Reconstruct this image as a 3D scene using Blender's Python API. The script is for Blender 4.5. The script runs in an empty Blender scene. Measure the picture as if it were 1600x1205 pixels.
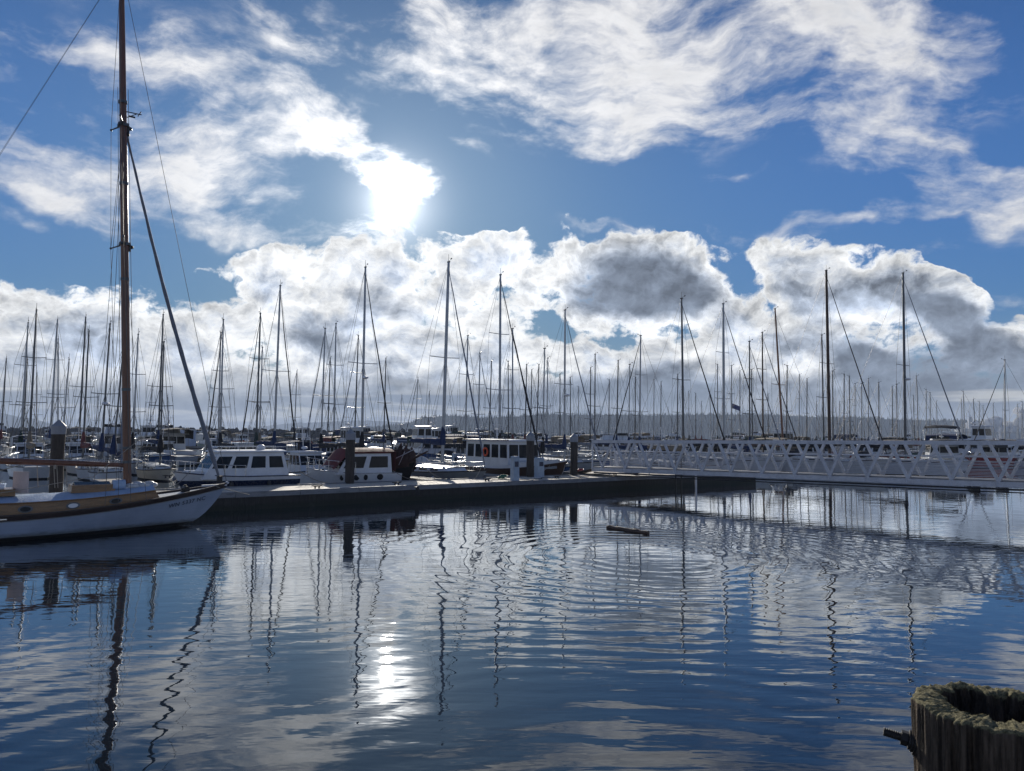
import bpy, bmesh, math, random
from mathutils import Vector, Matrix, Euler
R = math.radians
S = bpy.context.scene
rnd = random.Random(7)
COL = S.collection

# ------------------------------------------------------------------ camera
FPX, CX, CY = 1180.0, 800.0, 602.5          # focal length and centre in pixels of a 1600 px wide frame
CAMH = 3.6
PITCH, ROLL = R(3.54), R(0.573)
cam = bpy.data.objects.new('camera', bpy.data.cameras.new('camera'))
COL.objects.link(cam)
S.camera = cam
cam.data.sensor_fit = 'HORIZONTAL'
cam.data.sensor_width = 36.0
cam.data.lens = 36.0 * FPX / 1600.0
cam.data.clip_start = 0.05
cam.data.clip_end = 30000.0
CAMROT = Matrix.Rotation(R(90) + PITCH, 4, 'X') @ Matrix.Rotation(ROLL, 4, 'Z')
cam.matrix_world = Matrix.Translation((0, 0, CAMH)) @ CAMROT
CR3 = CAMROT.to_3x3()

def ray(px, py):
    return (CR3 @ Vector(((px - CX) / FPX, (CY - py) / FPX, -1.0))).normalized()
def Pz(px, py, z=0.0):
    d = ray(px, py); t = (z - CAMH) / d.z
    return Vector((d.x * t, d.y * t, z))
def Py(px, py, Y):
    d = ray(px, py); t = Y / d.y
    return Vector((d.x * t, Y, CAMH + d.z * t))
def HY(px):
    return 675.0 + (px - 800) * 0.01           # horizon row
def at(px, D):                                  # water level point straight under a pixel column
    p = Py(px, HY(px), D); return Vector((p.x, D, 0.0))

# ------------------------------------------------------------------ light
SUNPX = (618, 318)
SD = ray(*SUNPX)
SUN_EL = math.asin(SD.z); SUN_AZ = math.atan2(SD.x, SD.y)
sl = bpy.data.lights.new('sun', 'SUN'); sl.energy = 5.0; sl.angle = R(0.6); sl.color = (1.0, 0.93, 0.82)
so = bpy.data.objects.new('sun', sl); COL.objects.link(so)
so.rotation_euler = (-SD).to_track_quat('-Z', 'Y').to_euler()
so.location = (0, 0, 60)
S.view_settings.view_transform = 'Standard'
S.view_settings.look = 'None'
S.view_settings.exposure = 0.0
S.view_settings.gamma = 1.0
S.view_settings.use_curve_mapping = False

# ------------------------------------------------------------------ node helper
class N:
    """tiny expression layer over math nodes"""
    t = None
    def __init__(s, sock): s.s = sock
    @staticmethod
    def math(op, a, b=None, c=None, clamp=False):
        n = N.t.nodes.new('ShaderNodeMath'); n.operation = op; n.use_clamp = clamp
        for i, v in enumerate((a, b, c)):
            if v is None: continue
            if isinstance(v, N): N.t.links.new(v.s, n.inputs[i])
            else: n.inputs[i].default_value = v
        return N(n.outputs[0])
    def __add__(a, b): return N.math('ADD', a, b)
    __radd__ = __add__
    def __sub__(a, b): return N.math('SUBTRACT', a, b)
    def __rsub__(a, b): return N.math('SUBTRACT', b, a)
    def __mul__(a, b): return N.math('MULTIPLY', a, b)
    __rmul__ = __mul__
    def __truediv__(a, b): return N.math('DIVIDE', a, b)
def new(kind, **kw):
    n = N.t.nodes.new(kind)
    for k, v in kw.items():
        if k.startswith('i_'):
            key = k[2:].replace('_', ' ')
            key = int(key) if key.isdigit() else key
            sock = n.inputs[key]
            if isinstance(v, N): N.t.links.new(v.s, sock)
            else: sock.default_value = v
        else: setattr(n, k, v)
    return n
def sstep(x, lo, hi, a=0.0, b=1.0):
    n = new('ShaderNodeMapRange', interpolation_type='SMOOTHSTEP'); N.t.links.new(x.s, n.inputs[0])
    for i, v in zip((1, 2, 3, 4), (lo, hi, a, b)): n.inputs[i].default_value = v
    return N(n.outputs[0])
def vec(x, y, z=0.0):
    n = new('ShaderNodeCombineXYZ')
    for i, v in enumerate((x, y, z)):
        if isinstance(v, N): N.t.links.new(v.s, n.inputs[i])
        else: n.inputs[i].default_value = v
    return N(n.outputs[0])
def vmath(op, a, b=None, scale=None):
    n = N.t.nodes.new('ShaderNodeVectorMath'); n.operation = op
    for i, v in enumerate((a, b)):
        if v is None: continue
        if isinstance(v, N): N.t.links.new(v.s, n.inputs[i])
        else: n.inputs[i].default_value = v
    if scale is not None:
        if isinstance(scale, N): N.t.links.new(scale.s, n.inputs['Scale'])
        else: n.inputs['Scale'].default_value = scale
    return N(n.outputs['Value'] if op in ('DOT_PRODUCT', 'LENGTH', 'DISTANCE') else n.outputs[0])
def noise(v, scale, detail=4, rough=0.55, dist=0.0, dims='3D', out='Fac', lac=2.0):
    n = new('ShaderNodeTexNoise', noise_dimensions=dims, i_Scale=scale, i_Detail=detail, i_Roughness=rough, i_Distortion=dist, i_Lacunarity=lac)
    N.t.links.new(v.s, n.inputs['Vector'])
    return N(n.outputs[out])
def cmix(f, a, b, blend='MIX'):
    n = N.t.nodes.new('ShaderNodeMix'); n.data_type = 'RGBA'; n.blend_type = blend; n.clamp_factor = True
    for i, v in ((0, f), (6, a), (7, b)):
        if isinstance(v, N): N.t.links.new(v.s, n.inputs[i])
        elif isinstance(v, (int, float)): n.inputs[i].default_value = v
        else: n.inputs[i].default_value = (*v, 1.0)
    return N(n.outputs[2])

# ------------------------------------------------------------------ world: Nishita sky and clouds
W = bpy.data.worlds.new('World'); S.world = W; W.use_nodes = True
N.t = W.node_tree; N.t.nodes.clear()
tc = new('ShaderNodeTexCoord'); DIR = N(tc.outputs['Generated'])
sx = new('ShaderNodeSeparateXYZ'); N.t.links.new(DIR.s, sx.inputs[0])
dx, dy, dz = (N(sx.outputs[i]) for i in range(3))
AZ = N.math('ARCTAN2', dx, N.math('ABSOLUTE', dy))      # the cloud field behind mirrors without a seam
FRONT = sstep(dy, -0.05, 0.25); EL = N.math('ARCSINE', dz)
sky = new('ShaderNodeTexSky', sky_type='NISHITA', sun_disc=False, sun_elevation=SUN_EL, sun_rotation=SUN_AZ,
          altitude=0.0, air_density=1.0, dust_density=0.6, ozone_density=2.2)
SKY = N(sky.outputs[0])
P2 = vec(AZ, EL, 0.0)
# wisps: coordinates pushed about by noise
wn = noise(P2, 3.2, 3, 0.5, out='Color')
wn = vmath('SUBTRACT', wn, (0.5, 0.5, 0.5))
wn2 = vmath('SUBTRACT', noise(P2, 14.0, 4, 0.6, out='Color'), (0.5, 0.5, 0.5))
Q = vmath('ADD', P2, vmath('ADD', vmath('MULTIPLY', wn, (0.16, 0.13, 0)), vmath('MULTIPLY', wn2, (0.075, 0.055, 0))))
QB = vmath('ADD', P2, vmath('ADD', vmath('MULTIPLY', wn, (0.05, 0.035, 0)), vmath('MULTIPLY', wn2, (0.045, 0.034, 0))))

def blobs(Qc, lst):
    acc = None
    for (px, py, rx, ry, rot, w) in lst:
        d = ray(px, py)
        m = N.t.nodes.new('ShaderNodeMapping'); m.vector_type = 'TEXTURE'
        m.inputs['Location'].default_value = (math.atan2(d.x, d.y), math.asin(d.z), 0)
        m.inputs['Rotation'].default_value = (0, 0, R(rot))
        m.inputs['Scale'].default_value = (rx / FPX, ry / FPX, 1)
        N.t.links.new(Qc.s, m.inputs['Vector'])
        g = N.t.nodes.new('ShaderNodeTexGradient'); g.gradient_type = 'SPHERICAL'
        N.t.links.new(m.outputs[0], g.inputs[0])
        v = N(g.outputs['Fac']); 
        acc = v * w if acc is None else N.math('MULTIPLY_ADD', v, w, acc)
    return acc
SKYTINT = (0.56, 1.0, 1.52)
# high wispy sheets (px, py, rx, ry, rotation, weight)
HIGH = [
 (60, 95, 170, 40, -6, 1.1), (120, 250, 150, 60, -14, 0.8), (330, 265, 160, 70, -18, 0.9), (470, 90, 220, 90, -20, 0.5), (250, 60, 200, 40, -8, 0.4), (640, 130, 120, 70, -30, 0.5), (880, 30, 200, 60, 0, .8), (190, 115, 150, 40, -10, 1.1), (330, 150, 150, 55, -14, 1.2), (440, 190, 150, 60, -16, 1.2),
 (540, 225, 110, 50, -30, 1.2), (605, 285, 75, 55, -35, 1.5), (330, 215, 240, 34, -2, 1.0), (160, 185, 150, 24, -4, 0.6),
 (500, 210, 200, 60, -20, 0.6), (625, 305, 55, 40, 0, 1.2), (600, 355, 80, 30, 10, 1.2), (560, 372, 150, 34, 4, 1.3), (430, 360, 150, 26, -4, 1.1),
 (330, 345, 120, 26, -14, 0.9), (130, 310, 110, 36, -24, 1.2), (210, 330, 100, 40, -24, 1.2), (30, 290, 90, 26, -18, 0.9),
 (270, 265, 110, 36, -26, 1.0), (60, 225, 150, 24, -12, 0.6), (400, 30, 200, 40, -16, 0.35), (560, 60, 170, 40, -20, 0.4), (440, 330, 60, 22, -14, 0.7),
 (680, 40, 140, 90, -30, 0.8), (760, 60, 160, 110, -30, 1.3), (800, 140, 170, 100, -10, 1.5), (740, 160, 100, 40, 0, 0.9), (900, 120, 180, 110, -30, 1.3),
 (715, 240, 70, 18, -20, 0.6), (960, 60, 220, 150, 0, 1.5), (1050, 120, 170, 120, -40, 1.5), (1180, 60, 260, 130, 10, 1.9), (1320, 40, 200, 90, 10, 1.6),
 (1210, 190, 110, 50, -6, 1.1), (1280, 130, 160, 60, 0, 0.7), (1420, 90, 200, 70, 10, 0.8), (1460, 150, 190, 60, 0, 0.8), (1330, 170, 120, 50, -10, .7), (1000, 10, 300, 60, 0, 0.8),
 (1400, 235, 140, 60, -20, 1.5), (1470, 280, 170, 55, -24, 1.6), (1520, 320, 110, 60, -30, 1.2), (1590, 290, 80, 50, 0, 1.2),
 (1360, 350, 170, 22, 3, 1.1), (1300, 250, 80, 50, -20, 0.6), (930, 240, 100, 30, -6, 0.9), (1020, 235, 50, 18, 0, 0.6), (1140, 282, 60, 14, 4, 0.7),
 (1170, 375, 110, 36, -12, 1.0), (1080, 415, 60, 24, 10, 0.6), (965, 355, 70, 12, 0, 0.9), (1440, 410, 70, 26, 6, 0.9), (1470, 470, 150, 30, -6, 0.8),
 (1590, 480, 60, 30, 0, 0.6), (1520, 60, 60, 60, 0, 0.3), (490, 425, 70, 14, -8, 0.9), (650, 410, 60, 14, 10, 0.5), (40, 340, 80, 14, -10, 0.5), (900, 360, 60, 12, 0, 0.3)]
# cumulus bank
LOW = [
 (-60, 520, 240, 90, 0, 1.1), (30, 465, 130, 40, -26, 1.0), (120, 535, 240, 90, -4, 1.2), (300, 490, 180, 70, 12, 1.1), (390, 440, 110, 50, 10, 1.0),
 (480, 480, 170, 110, 6, 1.4), (560, 450, 130, 75, 6, 1.1), (640, 480, 190, 130, 0, 1.4), (730, 430, 130, 75, 8, 1.5), (700, 400, 60, 26, 12, 0.7), (800, 470, 180, 110, 0, 1.3),
 (850, 410, 90, 55, 10, 1.1), (950, 425, 170, 92, -8, 2.2), (900, 450, 130, 80, 0, 1.2), (1040, 440, 130, 80, -16, 1.6), (1110, 440, 110, 60, -30, 1.0), (1160, 460, 120, 70, -24, 1.1),
 (1240, 420, 90, 50, -20, 1.5), (1290, 460, 130, 60, -30, 1.4), (1180, 520, 180, 90, 0, 1.0), (1370, 450, 130, 60, -20, 1.1), (1405, 450, 70, 50, -30, 1.1), (1450, 520, 160, 75, -32, 1.7),
 (1350, 540, 200, 110, 0, 1.3), (1520, 560, 120, 70, -36, 1.5), (1590, 560, 70, 60, 0, 1.2), (1600, 620, 160, 80, 0, 1.2), (1200, 600, 400, 90, 0, 1.1), (800, 580, 500, 110, 0, 1.3), (300, 590, 560, 110, 0, 1.5),
 (1450, 610, 260, 90, 0, 1.2), (0, 580, 300, 120, 0, 1.0), (1000, 540, 200, 60, 0, 0.8),
]
HOLES = [
 (930, 534, 110, 22, -12, 1.1), (860, 505, 50, 24, -30, .7), (775, 480, 60, 50, -40, 1.2), (1180, 470, 80, 50, -45, 1.4), (1250, 505, 80, 34, -30, 1.0), (340, 455, 90, 24, -10, 1.0), (540, 480, 50, 36, 10, .9), (660, 455, 40, 30, 0, .5), (430, 480, 50, 40, 0, .7), (845, 385, 50, 30, 20, 1.0), (1360, 520, 60, 34, 0, .9), (1130, 415, 70, 34, -30, 1.2), (1080, 530, 70, 24, 0, .6), (1430, 540, 40, 30, 0, .4), (250, 425, 200, 20, 0, .6), (60, 425, 150, 26, -20, .6), (1560, 500, 60, 40, -30, 1.0), (1020, 390, 60, 18, -20, .6)]
# thick, shaded cloud bellies
DARK = [
 (985, 435, 130, 72, -10, 1.5), (1060, 455, 100, 60, -14, 1.2), (920, 470, 110, 50, 0, 0.8), (590, 450, 70, 36, 0, 0.5), (650, 495, 100, 26, -14, 0.8), (490, 525, 110, 34, 6, 0.6),
 (560, 560, 130, 40, -20, 0.6), (720, 485, 60, 16, -20, 0.5), (600, 620, 260, 36, 0, 1.0), (860, 620, 300, 36, 0, 0.9), (1380, 560, 140, 50, -20, 0.8), (1500, 520, 100, 38, -30, 1.2),
 (1460, 480, 90, 36, -30, 1.2), (1430, 600, 200, 60, 0, 1.1), (1345, 556, 40, 30, -20, 0.9), (1250, 430, 50, 28, 0, 0.6), (1040, 570, 70, 26, 0, 0.7), (1120, 610, 260, 40, 0, 0.8), (1590, 600, 60, 60, 0, 0.7),
 (1000, 600, 160, 36, 0, 0.7), (1240, 540, 100, 40, 0, 0.6), (200, 620, 300, 26, 0, 0.6), (1230, 30, 240, 60, 0, 0.5), (1450, 250, 60, 26, -20, 0.5), (1530, 590, 90, 60, 0, 1.2), (820, 445, 60, 40, 0, 0.5)]

mh = blobs(Q, HIGH) * FRONT
ml = blobs(QB, LOW) * FRONT
mhole = blobs(QB, HOLES) * FRONT
mdk = blobs(QB, DARK) * FRONT
# rotated, stretched noise for the wisps
mp = new('ShaderNodeMapping', vector_type='POINT'); Q1 = vmath('ADD', P2, vmath('ADD', vmath('MULTIPLY', wn, (0.16, 0.13, 0)), vmath('MULTIPLY', wn2, (0.022, 0.016, 0))))
N.t.links.new(Q1.s, mp.inputs['Vector'])
mp.inputs['Rotation'].default_value = (0, 0, R(14)); mp.inputs['Scale'].default_value = (0.70, 1.6, 1)
PW = N(mp.outputs[0])
nw = noise(PW, 7.0, 9, 0.60, 0.0, dims='2D')
nw2 = noise(PW, 30.0, 6, 0.62, 0.0, dims='2D')
behind = N.math('MAXIMUM', sstep(N.math('ABSOLUTE', AZ), 0.78, 1.2), 1.0 - FRONT)
up = sstep(EL, 0.62, 0.85)
far_cov = N.math('MAXIMUM', behind, up)
mhc = N.math('MINIMUM', mh * 0.74, 0.95)
dh = mhc + far_cov * 0.12 + (nw - 0.5) * 4.4 + (nw2 - 0.5) * 1.3
ah = sstep(dh, 0.05, 1.85, 0.0, 0.96)                       # opacity of the high cloud
ah = ah * N.math('MINIMUM', sstep(mhc + far_cov, 0.0, 0.45), 1.0)
thick_h = sstep(dh, 1.3, 2.6)
# billows
def puffs(v):
    n = new('ShaderNodeTexVoronoi', voronoi_dimensions='2D', feature='F1', i_Scale=16.0, i_Detail=5.0, i_Roughness=0.58, i_Lacunarity=2.3)
    n.normalize = True
    N.t.links.new(v.s, n.inputs['Vector']); return N(n.outputs['Distance'])
PB = vmath('MULTIPLY', QB, (1.0, 1.3, 1.0))
nb = noise(PB, 7.0, 8, 0.55, 0.0, dims='2D')
vo = puffs(PB)
nbv = nb * 0.72 + (0.62 - vo) * 0.55
nb_s = noise(vmath('ADD', PB, (-0.006, 0.020, 0)), 7.0, 6, 0.55, 0.0, dims='2D') * 0.72 + (0.62 - puffs(vmath('ADD', PB, (-0.004, 0.014, 0)))) * 0.55
lowmask = sstep(EL, 0.24, 0.12)
lmask = sstep(ml + far_cov * lowmask, 0.0, 0.22)
dl = N.math('MINIMUM', ml * 0.55, 0.95) - mhole * 0.8 + far_cov * lowmask * 0.5 + (nbv - 0.46) * 4.6 * lmask - (1.0 - lmask) * 0.7 + (nw2 - 0.5) * 0.9
al = sstep(dl, 0.22, 0.72)
relief = (nb_s - nbv) * 3.0                     # bright where the sunward side is thin
core = sstep(dl, 0.9, 2.1)
rim = sstep(dl, 1.1, 0.5)
# long flat streaks by the horizon
ps = vmath('MULTIPLY', P2, (2.2, 40.0, 1.0))
ns = noise(ps, 1.0, 5, 0.55, 0.3, dims='2D')
hor = sstep(EL + (nb - 0.5) * 0.05, 0.085, 0.025)
streak = sstep(ns, 0.52, 0.66)
# light: nearness to the sun
dot = vmath('DOT_PRODUCT', DIR, tuple(SD))
dotc = N.math('MAXIMUM', dot, 0.0)
g_wide = N.math('POWER', dotc, 7.0)
g_mid = N.math('POWER', dotc, 70.0)
g_near = N.math('POWER', dotc, 850.0)
g_core = N.math('POWER', dotc, 4000.0)

S1 = vmath('MULTIPLY', SKY, (0.100, 0.113, 0.130))       # strength 0.1
LUM = vmath('DOT_PRODUCT', S1, (0.25, 0.45, 0.3))
BASE = vmath('SCALE', S1, scale=N.math('DIVIDE', 1.0, LUM * 3.0 + 1.0))   # the air near the sun does not burn out
BASE = vmath('MULTIPLY', BASE, SKYTINT)
BASE = vmath('SCALE', BASE, scale=sstep(EL, 0.28, 0.70, 1.0, 0.60))
hz = cmix(sstep(EL, 0.17, 0.0) * 0.6, BASE, (0.30, 0.36, 0.44))
# high clouds
shade_h = 1.0 - thick_h * 0.26 + (nw2 - 0.5) * 0.35
lum_h = shade_h * (0.80 + g_wide * 0.20 + g_mid * 0.35 + g_near * 1.3)
colh = vmath('SCALE', cmix(thick_h, (1.0, 0.99, 0.985), (0.90, 0.94, 1.02)), scale=lum_h)
c1 = cmix(ah, hz, colh)
glow = g_mid * 0.09 + g_near * 3.4 + g_core * 9.0
veil = g_mid * 0.11 + g_near * 0.22
c1 = vmath('ADD', c1, vmath('SCALE', vec(0.93, 0.97, 1.0), scale=veil))
c1 = vmath('ADD', c1, vmath('SCALE', vec(1.0, 0.97, 0.92), scale=glow * (0.14 + ah * 1.15)))
# low clouds
dk = N.math('MINIMUM', mdk, 1.2) + (nbv - 0.46) * 1.3
dkf = sstep(dk, 0.20, 1.20)
lum_l = (0.76 + g_wide * 0.22 + relief * 0.72 + rim * 0.18 - core * 0.22) * (1.0 - dkf * 0.68)
lum_l = N.math('MAXIMUM', lum_l, 0.155)
coll = vmath('SCALE', cmix(N.math('MAXIMUM', dkf, core * 0.8), (0.975, 0.99, 1.0), (0.78, 0.94, 1.22)), scale=lum_l)
c2 = cmix(al, c1, coll)
st = cmix(streak, (0.19, 0.235, 0.31), (0.66, 0.66, 0.64))
c3 = cmix(hor * 0.85, c2, st)
bg = new('ShaderNodeBackground'); N.t.links.new(c3.s, bg.inputs[0]); bg.inputs[1].default_value = 1.0
out = new('ShaderNodeOutputWorld'); N.t.links.new(bg.outputs[0], out.inputs[0])
W.cycles.sampling_method = 'MANUAL'; W.cycles.sample_map_resolution = 1024
# ------------------------------------------------------------------ materials
def mat(name, build):
    m = bpy.data.materials.new(name); m.use_nodes = True
    N.t = m.node_tree; N.t.nodes.clear()
    sh = build()
    o = N.t.nodes.new('ShaderNodeOutputMaterial'); N.t.links.new(sh, o.inputs[0])
    return m
def objco(): return N(new('ShaderNodeTexCoord').outputs['Object'])
def worldpos(): return N(new('ShaderNodeNewGeometry').outputs['Position'])
def principled(col, rough=0.5, metal=0.0, bump=None, bdist=0.01, spec=0.5, **kw):
    p = new('ShaderNodeBsdfPrincipled')
    if isinstance(col, N): N.t.links.new(col.s, p.inputs['Base Color'])
    else: p.inputs['Base Color'].default_value = (*col, 1)
    if isinstance(rough, N): N.t.links.new(rough.s, p.inputs['Roughness'])
    else: p.inputs['Roughness'].default_value = rough
    p.inputs['Metallic'].default_value = metal
    p.inputs['Specular IOR Level'].default_value = spec
    if bump is not None:
        b = new('ShaderNodeBump', i_Distance=bdist, i_Strength=1.0); N.t.links.new(bump.s, b.inputs['Height'])
        N.t.links.new(b.outputs[0], p.inputs['Normal'])
    return p.outputs[0]
def worn(name, col, rough=0.5, var=0.25, scale=3.0, metal=0.0, bump=0.0, stretch=(1, 1, 1), dark=None):
    """a paint, canvas or metal with uneven tone and grime"""
    def b():
        v = vmath('MULTIPLY', worldpos(), stretch)
        n1 = noise(v, scale, 5, 0.6); n2 = noise(v, scale * 9, 3, 0.6)
        f = sstep(n1 + (n2 - 0.5) * 0.5, 0.35, 0.75)
        d = dark or tuple(c * (1 - var) for c in col)
        c = cmix(f, col, d)
        return principled(c, sstep(n2, 0, 1, max(0.05, rough - 0.12), min(1, rough + 0.15)), metal, bump=n2 if bump else None, bdist=bump or 0.01)
    return mat(name, b)
def planks(name, col, dark, w=0.14, axis=0, rough=0.75, gap=0.35):
    def b():
        o = objco()
        s = new('ShaderNodeSeparateXYZ'); N.t.links.new(o.s, s.inputs[0]); a = N(s.outputs[axis])
        q = a / w
        fr = N.math('FRACT', q); idn = N.math('FLOOR', q)
        wn_ = new('ShaderNodeTexWhiteNoise', noise_dimensions='1D'); N.t.links.new(idn.s, wn_.inputs['W'])
        tone = N(wn_.outputs['Value'])
        st = (3, 30, 3) if axis == 0 else (30, 3, 3)
        g = noise(vmath('MULTIPLY', o, tuple(1.0 * k for k in st)), 1.0, 5, 0.65)
        big = noise(o, 0.6, 4, 0.6)
        line = sstep(N.math('ABSOLUTE', fr - 0.5), 0.44, 0.49)
        c = cmix(sstep(g, 0.3, 0.8) * 0.5 + tone * 0.35, col, dark)
        c = cmix(sstep(big, 0.45, 0.75) * 0.5, c, tuple(k * 0.6 for k in dark))
        c = cmix(line * (gap + 0.3), c, (0.015, 0.013, 0.01))
        return principled(c, rough, bump=g * 0.4 - line, bdist=0.006)
    return mat(name, b)
M = {}
M['gel'] = worn('gelcoat_white', (0.60, 0.63, 0.66), 0.32, 0.16, 1.2)
M['gelold'] = worn('gelcoat_chalky', (0.50, 0.52, 0.52), 0.5, 0.22, 1.5)
M['cream'] = worn('cream_paint', (0.62, 0.56, 0.44), 0.45, 0.2, 1.5)
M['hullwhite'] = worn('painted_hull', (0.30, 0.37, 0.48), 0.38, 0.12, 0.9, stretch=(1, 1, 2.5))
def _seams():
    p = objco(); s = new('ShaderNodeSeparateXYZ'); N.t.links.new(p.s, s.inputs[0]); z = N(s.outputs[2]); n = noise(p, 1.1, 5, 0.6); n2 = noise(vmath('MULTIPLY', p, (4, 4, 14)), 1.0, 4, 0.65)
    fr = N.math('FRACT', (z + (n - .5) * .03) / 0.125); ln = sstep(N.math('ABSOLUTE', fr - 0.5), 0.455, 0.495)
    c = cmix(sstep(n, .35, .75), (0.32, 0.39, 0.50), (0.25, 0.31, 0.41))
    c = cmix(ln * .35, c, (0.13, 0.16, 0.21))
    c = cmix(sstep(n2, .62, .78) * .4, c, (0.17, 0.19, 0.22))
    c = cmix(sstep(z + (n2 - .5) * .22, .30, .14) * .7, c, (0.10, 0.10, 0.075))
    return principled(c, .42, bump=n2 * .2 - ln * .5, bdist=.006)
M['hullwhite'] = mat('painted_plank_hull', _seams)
M['shedpaint'] = worn('shed_paint', (0.34, 0.42, 0.55), 0.5, 0.15, 1.0)
M['navy'] = worn('navy_paint', (0.018, 0.03, 0.07), 0.25, 0.3, 1.2)
M['blackp'] = worn('black_paint', (0.018, 0.018, 0.02), 0.4, 0.3, 2)
M['redp'] = worn('red_paint', (0.30, 0.035, 0.03), 0.35, 0.25, 2)
M['greenp'] = worn('green_paint', (0.02, 0.10, 0.075), 0.35, 0.25, 2)
M['bluep'] = worn('blue_paint', (0.03, 0.10, 0.28), 0.35, 0.25, 2)
M['brownp'] = worn('brown_paint', (0.085, 0.045, 0.03), 0.45, 0.3, 2)
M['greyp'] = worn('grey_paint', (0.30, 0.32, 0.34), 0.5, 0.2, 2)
M['boot'] = worn('bottom_paint', (0.015, 0.017, 0.02), 0.6, 0.3, 3)
M['alu'] = worn('mast_aluminium', (0.34, 0.36, 0.38), 0.42, 0.2, 4, 0.75)
M['alud'] = worn('dark_anodised', (0.10, 0.11, 0.12), 0.4, 0.25, 4, 0.6)
M['steel'] = worn('stainless', (0.55, 0.56, 0.57), 0.22, 0.15, 6, 0.95)
M['wire'] = worn('rigging_wire', (0.08, 0.08, 0.085), 0.45, 0.2, 6, 0.5)
M['galv'] = worn('gangway_aluminium', (0.54, 0.56, 0.60), 0.5, 0.22, 2.5, 0.35)
M['galvdeck'] = worn('gangway_deck_grating', (0.30, 0.30, 0.30), 0.55, 0.3, 3.5, 0.3)  # mid grey of the walkway grating and toe plate
M['canvasblue'] = worn('blue_canvas', (0.012, 0.032, 0.10), 0.85, 0.35, 4, bump=0.01)
M['canvasblack'] = worn('black_canvas', (0.014, 0.015, 0.02), 0.85, 0.35, 4, bump=0.01)
M['canvasred'] = worn('maroon_canvas', (0.14, 0.03, 0.03), 0.8, 0.3, 4, bump=0.01)
M['canvasgreen'] = worn('green_canvas', (0.012, 0.04, 0.035), 0.85, 0.3, 4, bump=0.01)
M['canvastan'] = worn('tan_canvas', (0.22, 0.18, 0.13), 0.85, 0.3, 4, bump=0.01)
M['canvasbrown'] = worn('brown_canvas', (0.055, 0.03, 0.025), 0.9, 0.35, 4, bump=0.02)
M['canvasgrey'] = worn('grey_canvas', (0.22, 0.24, 0.27), 0.85, 0.25, 4, bump=0.01)
M['tarp'] = worn('pale_blue_tarp', (0.34, 0.46, 0.62), 0.55, 0.2, 2.2, bump=0.03)
M['sailcloth'] = worn('rolled_sail', (0.17, 0.19, 0.23), 0.7, 0.3, 5, stretch=(1, 1, 4))
M['varnish'] = worn('varnished_wood', (0.22, 0.115, 0.040), 0.28, 0.45, 2.2, stretch=(1, 1, 7))
M['spruce'] = worn('spruce_spar', (0.165, 0.066, 0.036), 0.3, 0.35, 3, stretch=(6, 6, 0.6))
M['darkwood'] = worn('dark_wood', (0.07, 0.04, 0.025), 0.6, 0.35, 3, stretch=(1, 1, 5))
M['toerail'] = worn('toerail_wood', (0.035, 0.022, 0.02), 0.5, 0.35, 3)
M['teak'] = planks('teak_deck', (0.27, 0.22, 0.16), (0.15, 0.12, 0.09), 0.06, 1)
M['pile'] = worn('creosote_pile', (0.062, 0.052, 0.045), 0.85, 0.45, 2.5, bump=0.03, stretch=(5, 5, 0.8))
M['cap'] = worn('pile_cap', (0.24, 0.26, 0.29), 0.55, 0.2, 3)
M['pedestal'] = worn('pedestal_plastic', (0.34, 0.42, 0.50), 0.5, 0.2, 5)
M['concrete'] = worn('float_concrete', (0.30, 0.29, 0.27), 0.85, 0.4, 1.5, bump=0.02)
M['whaler'] = worn('bullrail_timber', (0.22, 0.23, 0.245), 0.7, 0.35, 2.0, bump=0.01, stretch=(1, 1, 4))
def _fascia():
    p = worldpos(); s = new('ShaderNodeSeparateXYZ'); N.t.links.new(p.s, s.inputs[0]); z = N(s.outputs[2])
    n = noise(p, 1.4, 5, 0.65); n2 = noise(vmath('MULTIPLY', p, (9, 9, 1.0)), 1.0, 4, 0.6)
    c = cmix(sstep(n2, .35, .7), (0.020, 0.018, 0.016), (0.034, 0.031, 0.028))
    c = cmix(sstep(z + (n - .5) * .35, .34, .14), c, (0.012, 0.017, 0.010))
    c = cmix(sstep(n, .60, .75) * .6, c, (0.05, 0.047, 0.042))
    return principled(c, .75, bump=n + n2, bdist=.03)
M['fascia'] = mat('wet_float_side', _fascia)
M['iron'] = worn('cast_iron', (0.02, 0.018, 0.017), 0.6, 0.3, 8)
M['rope'] = worn('rope', (0.32, 0.29, 0.24), 0.9, 0.25, 20)
M['roped'] = worn('dark_rope', (0.04, 0.05, 0.055), 0.9, 0.25, 20)
M['hose'] = worn('green_hose', (0.02, 0.14, 0.09), 0.5, 0.25, 20)
M['board'] = worn('bare_board', (0.56, 0.46, 0.42), 0.75, 0.15, 3)
M['orange'] = worn('orange_ring', (0.75, 0.10, 0.03), 0.55, 0.15, 6)
M['rubber'] = worn('black_rubber', (0.02, 0.02, 0.022), 0.7, 0.3, 6)
M['whitevinyl'] = worn('white_vinyl', (0.72, 0.73, 0.74), 0.45, 0.12, 5)
M['flag'] = worn('flag_cloth', (0.10, 0.11, 0.22), 0.85, 0.4, 9)
M['hull_letter'] = worn('hull_lettering', (0.06, 0.075, 0.11), 0.5, 0.2, 5)  # dark blue-grey letter paint
def _glass():
    n = noise(worldpos(), 2.0, 3, 0.5)
    return principled(cmix(n, (0.006, 0.008, 0.011), (0.020, 0.026, 0.034)), 0.06, 0.0, spec=0.12)
M['glass'] = mat('dark_window_glass', _glass)
M['deckwood'] = planks('dock_planks', (0.68, 0.60, 0.48), (0.46, 0.40, 0.31), 0.15, 0, 0.8)
M['deckfar'] = worn('weathered_deck', (0.34, 0.29, 0.22), 0.85, 0.35, 0.8)

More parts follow.
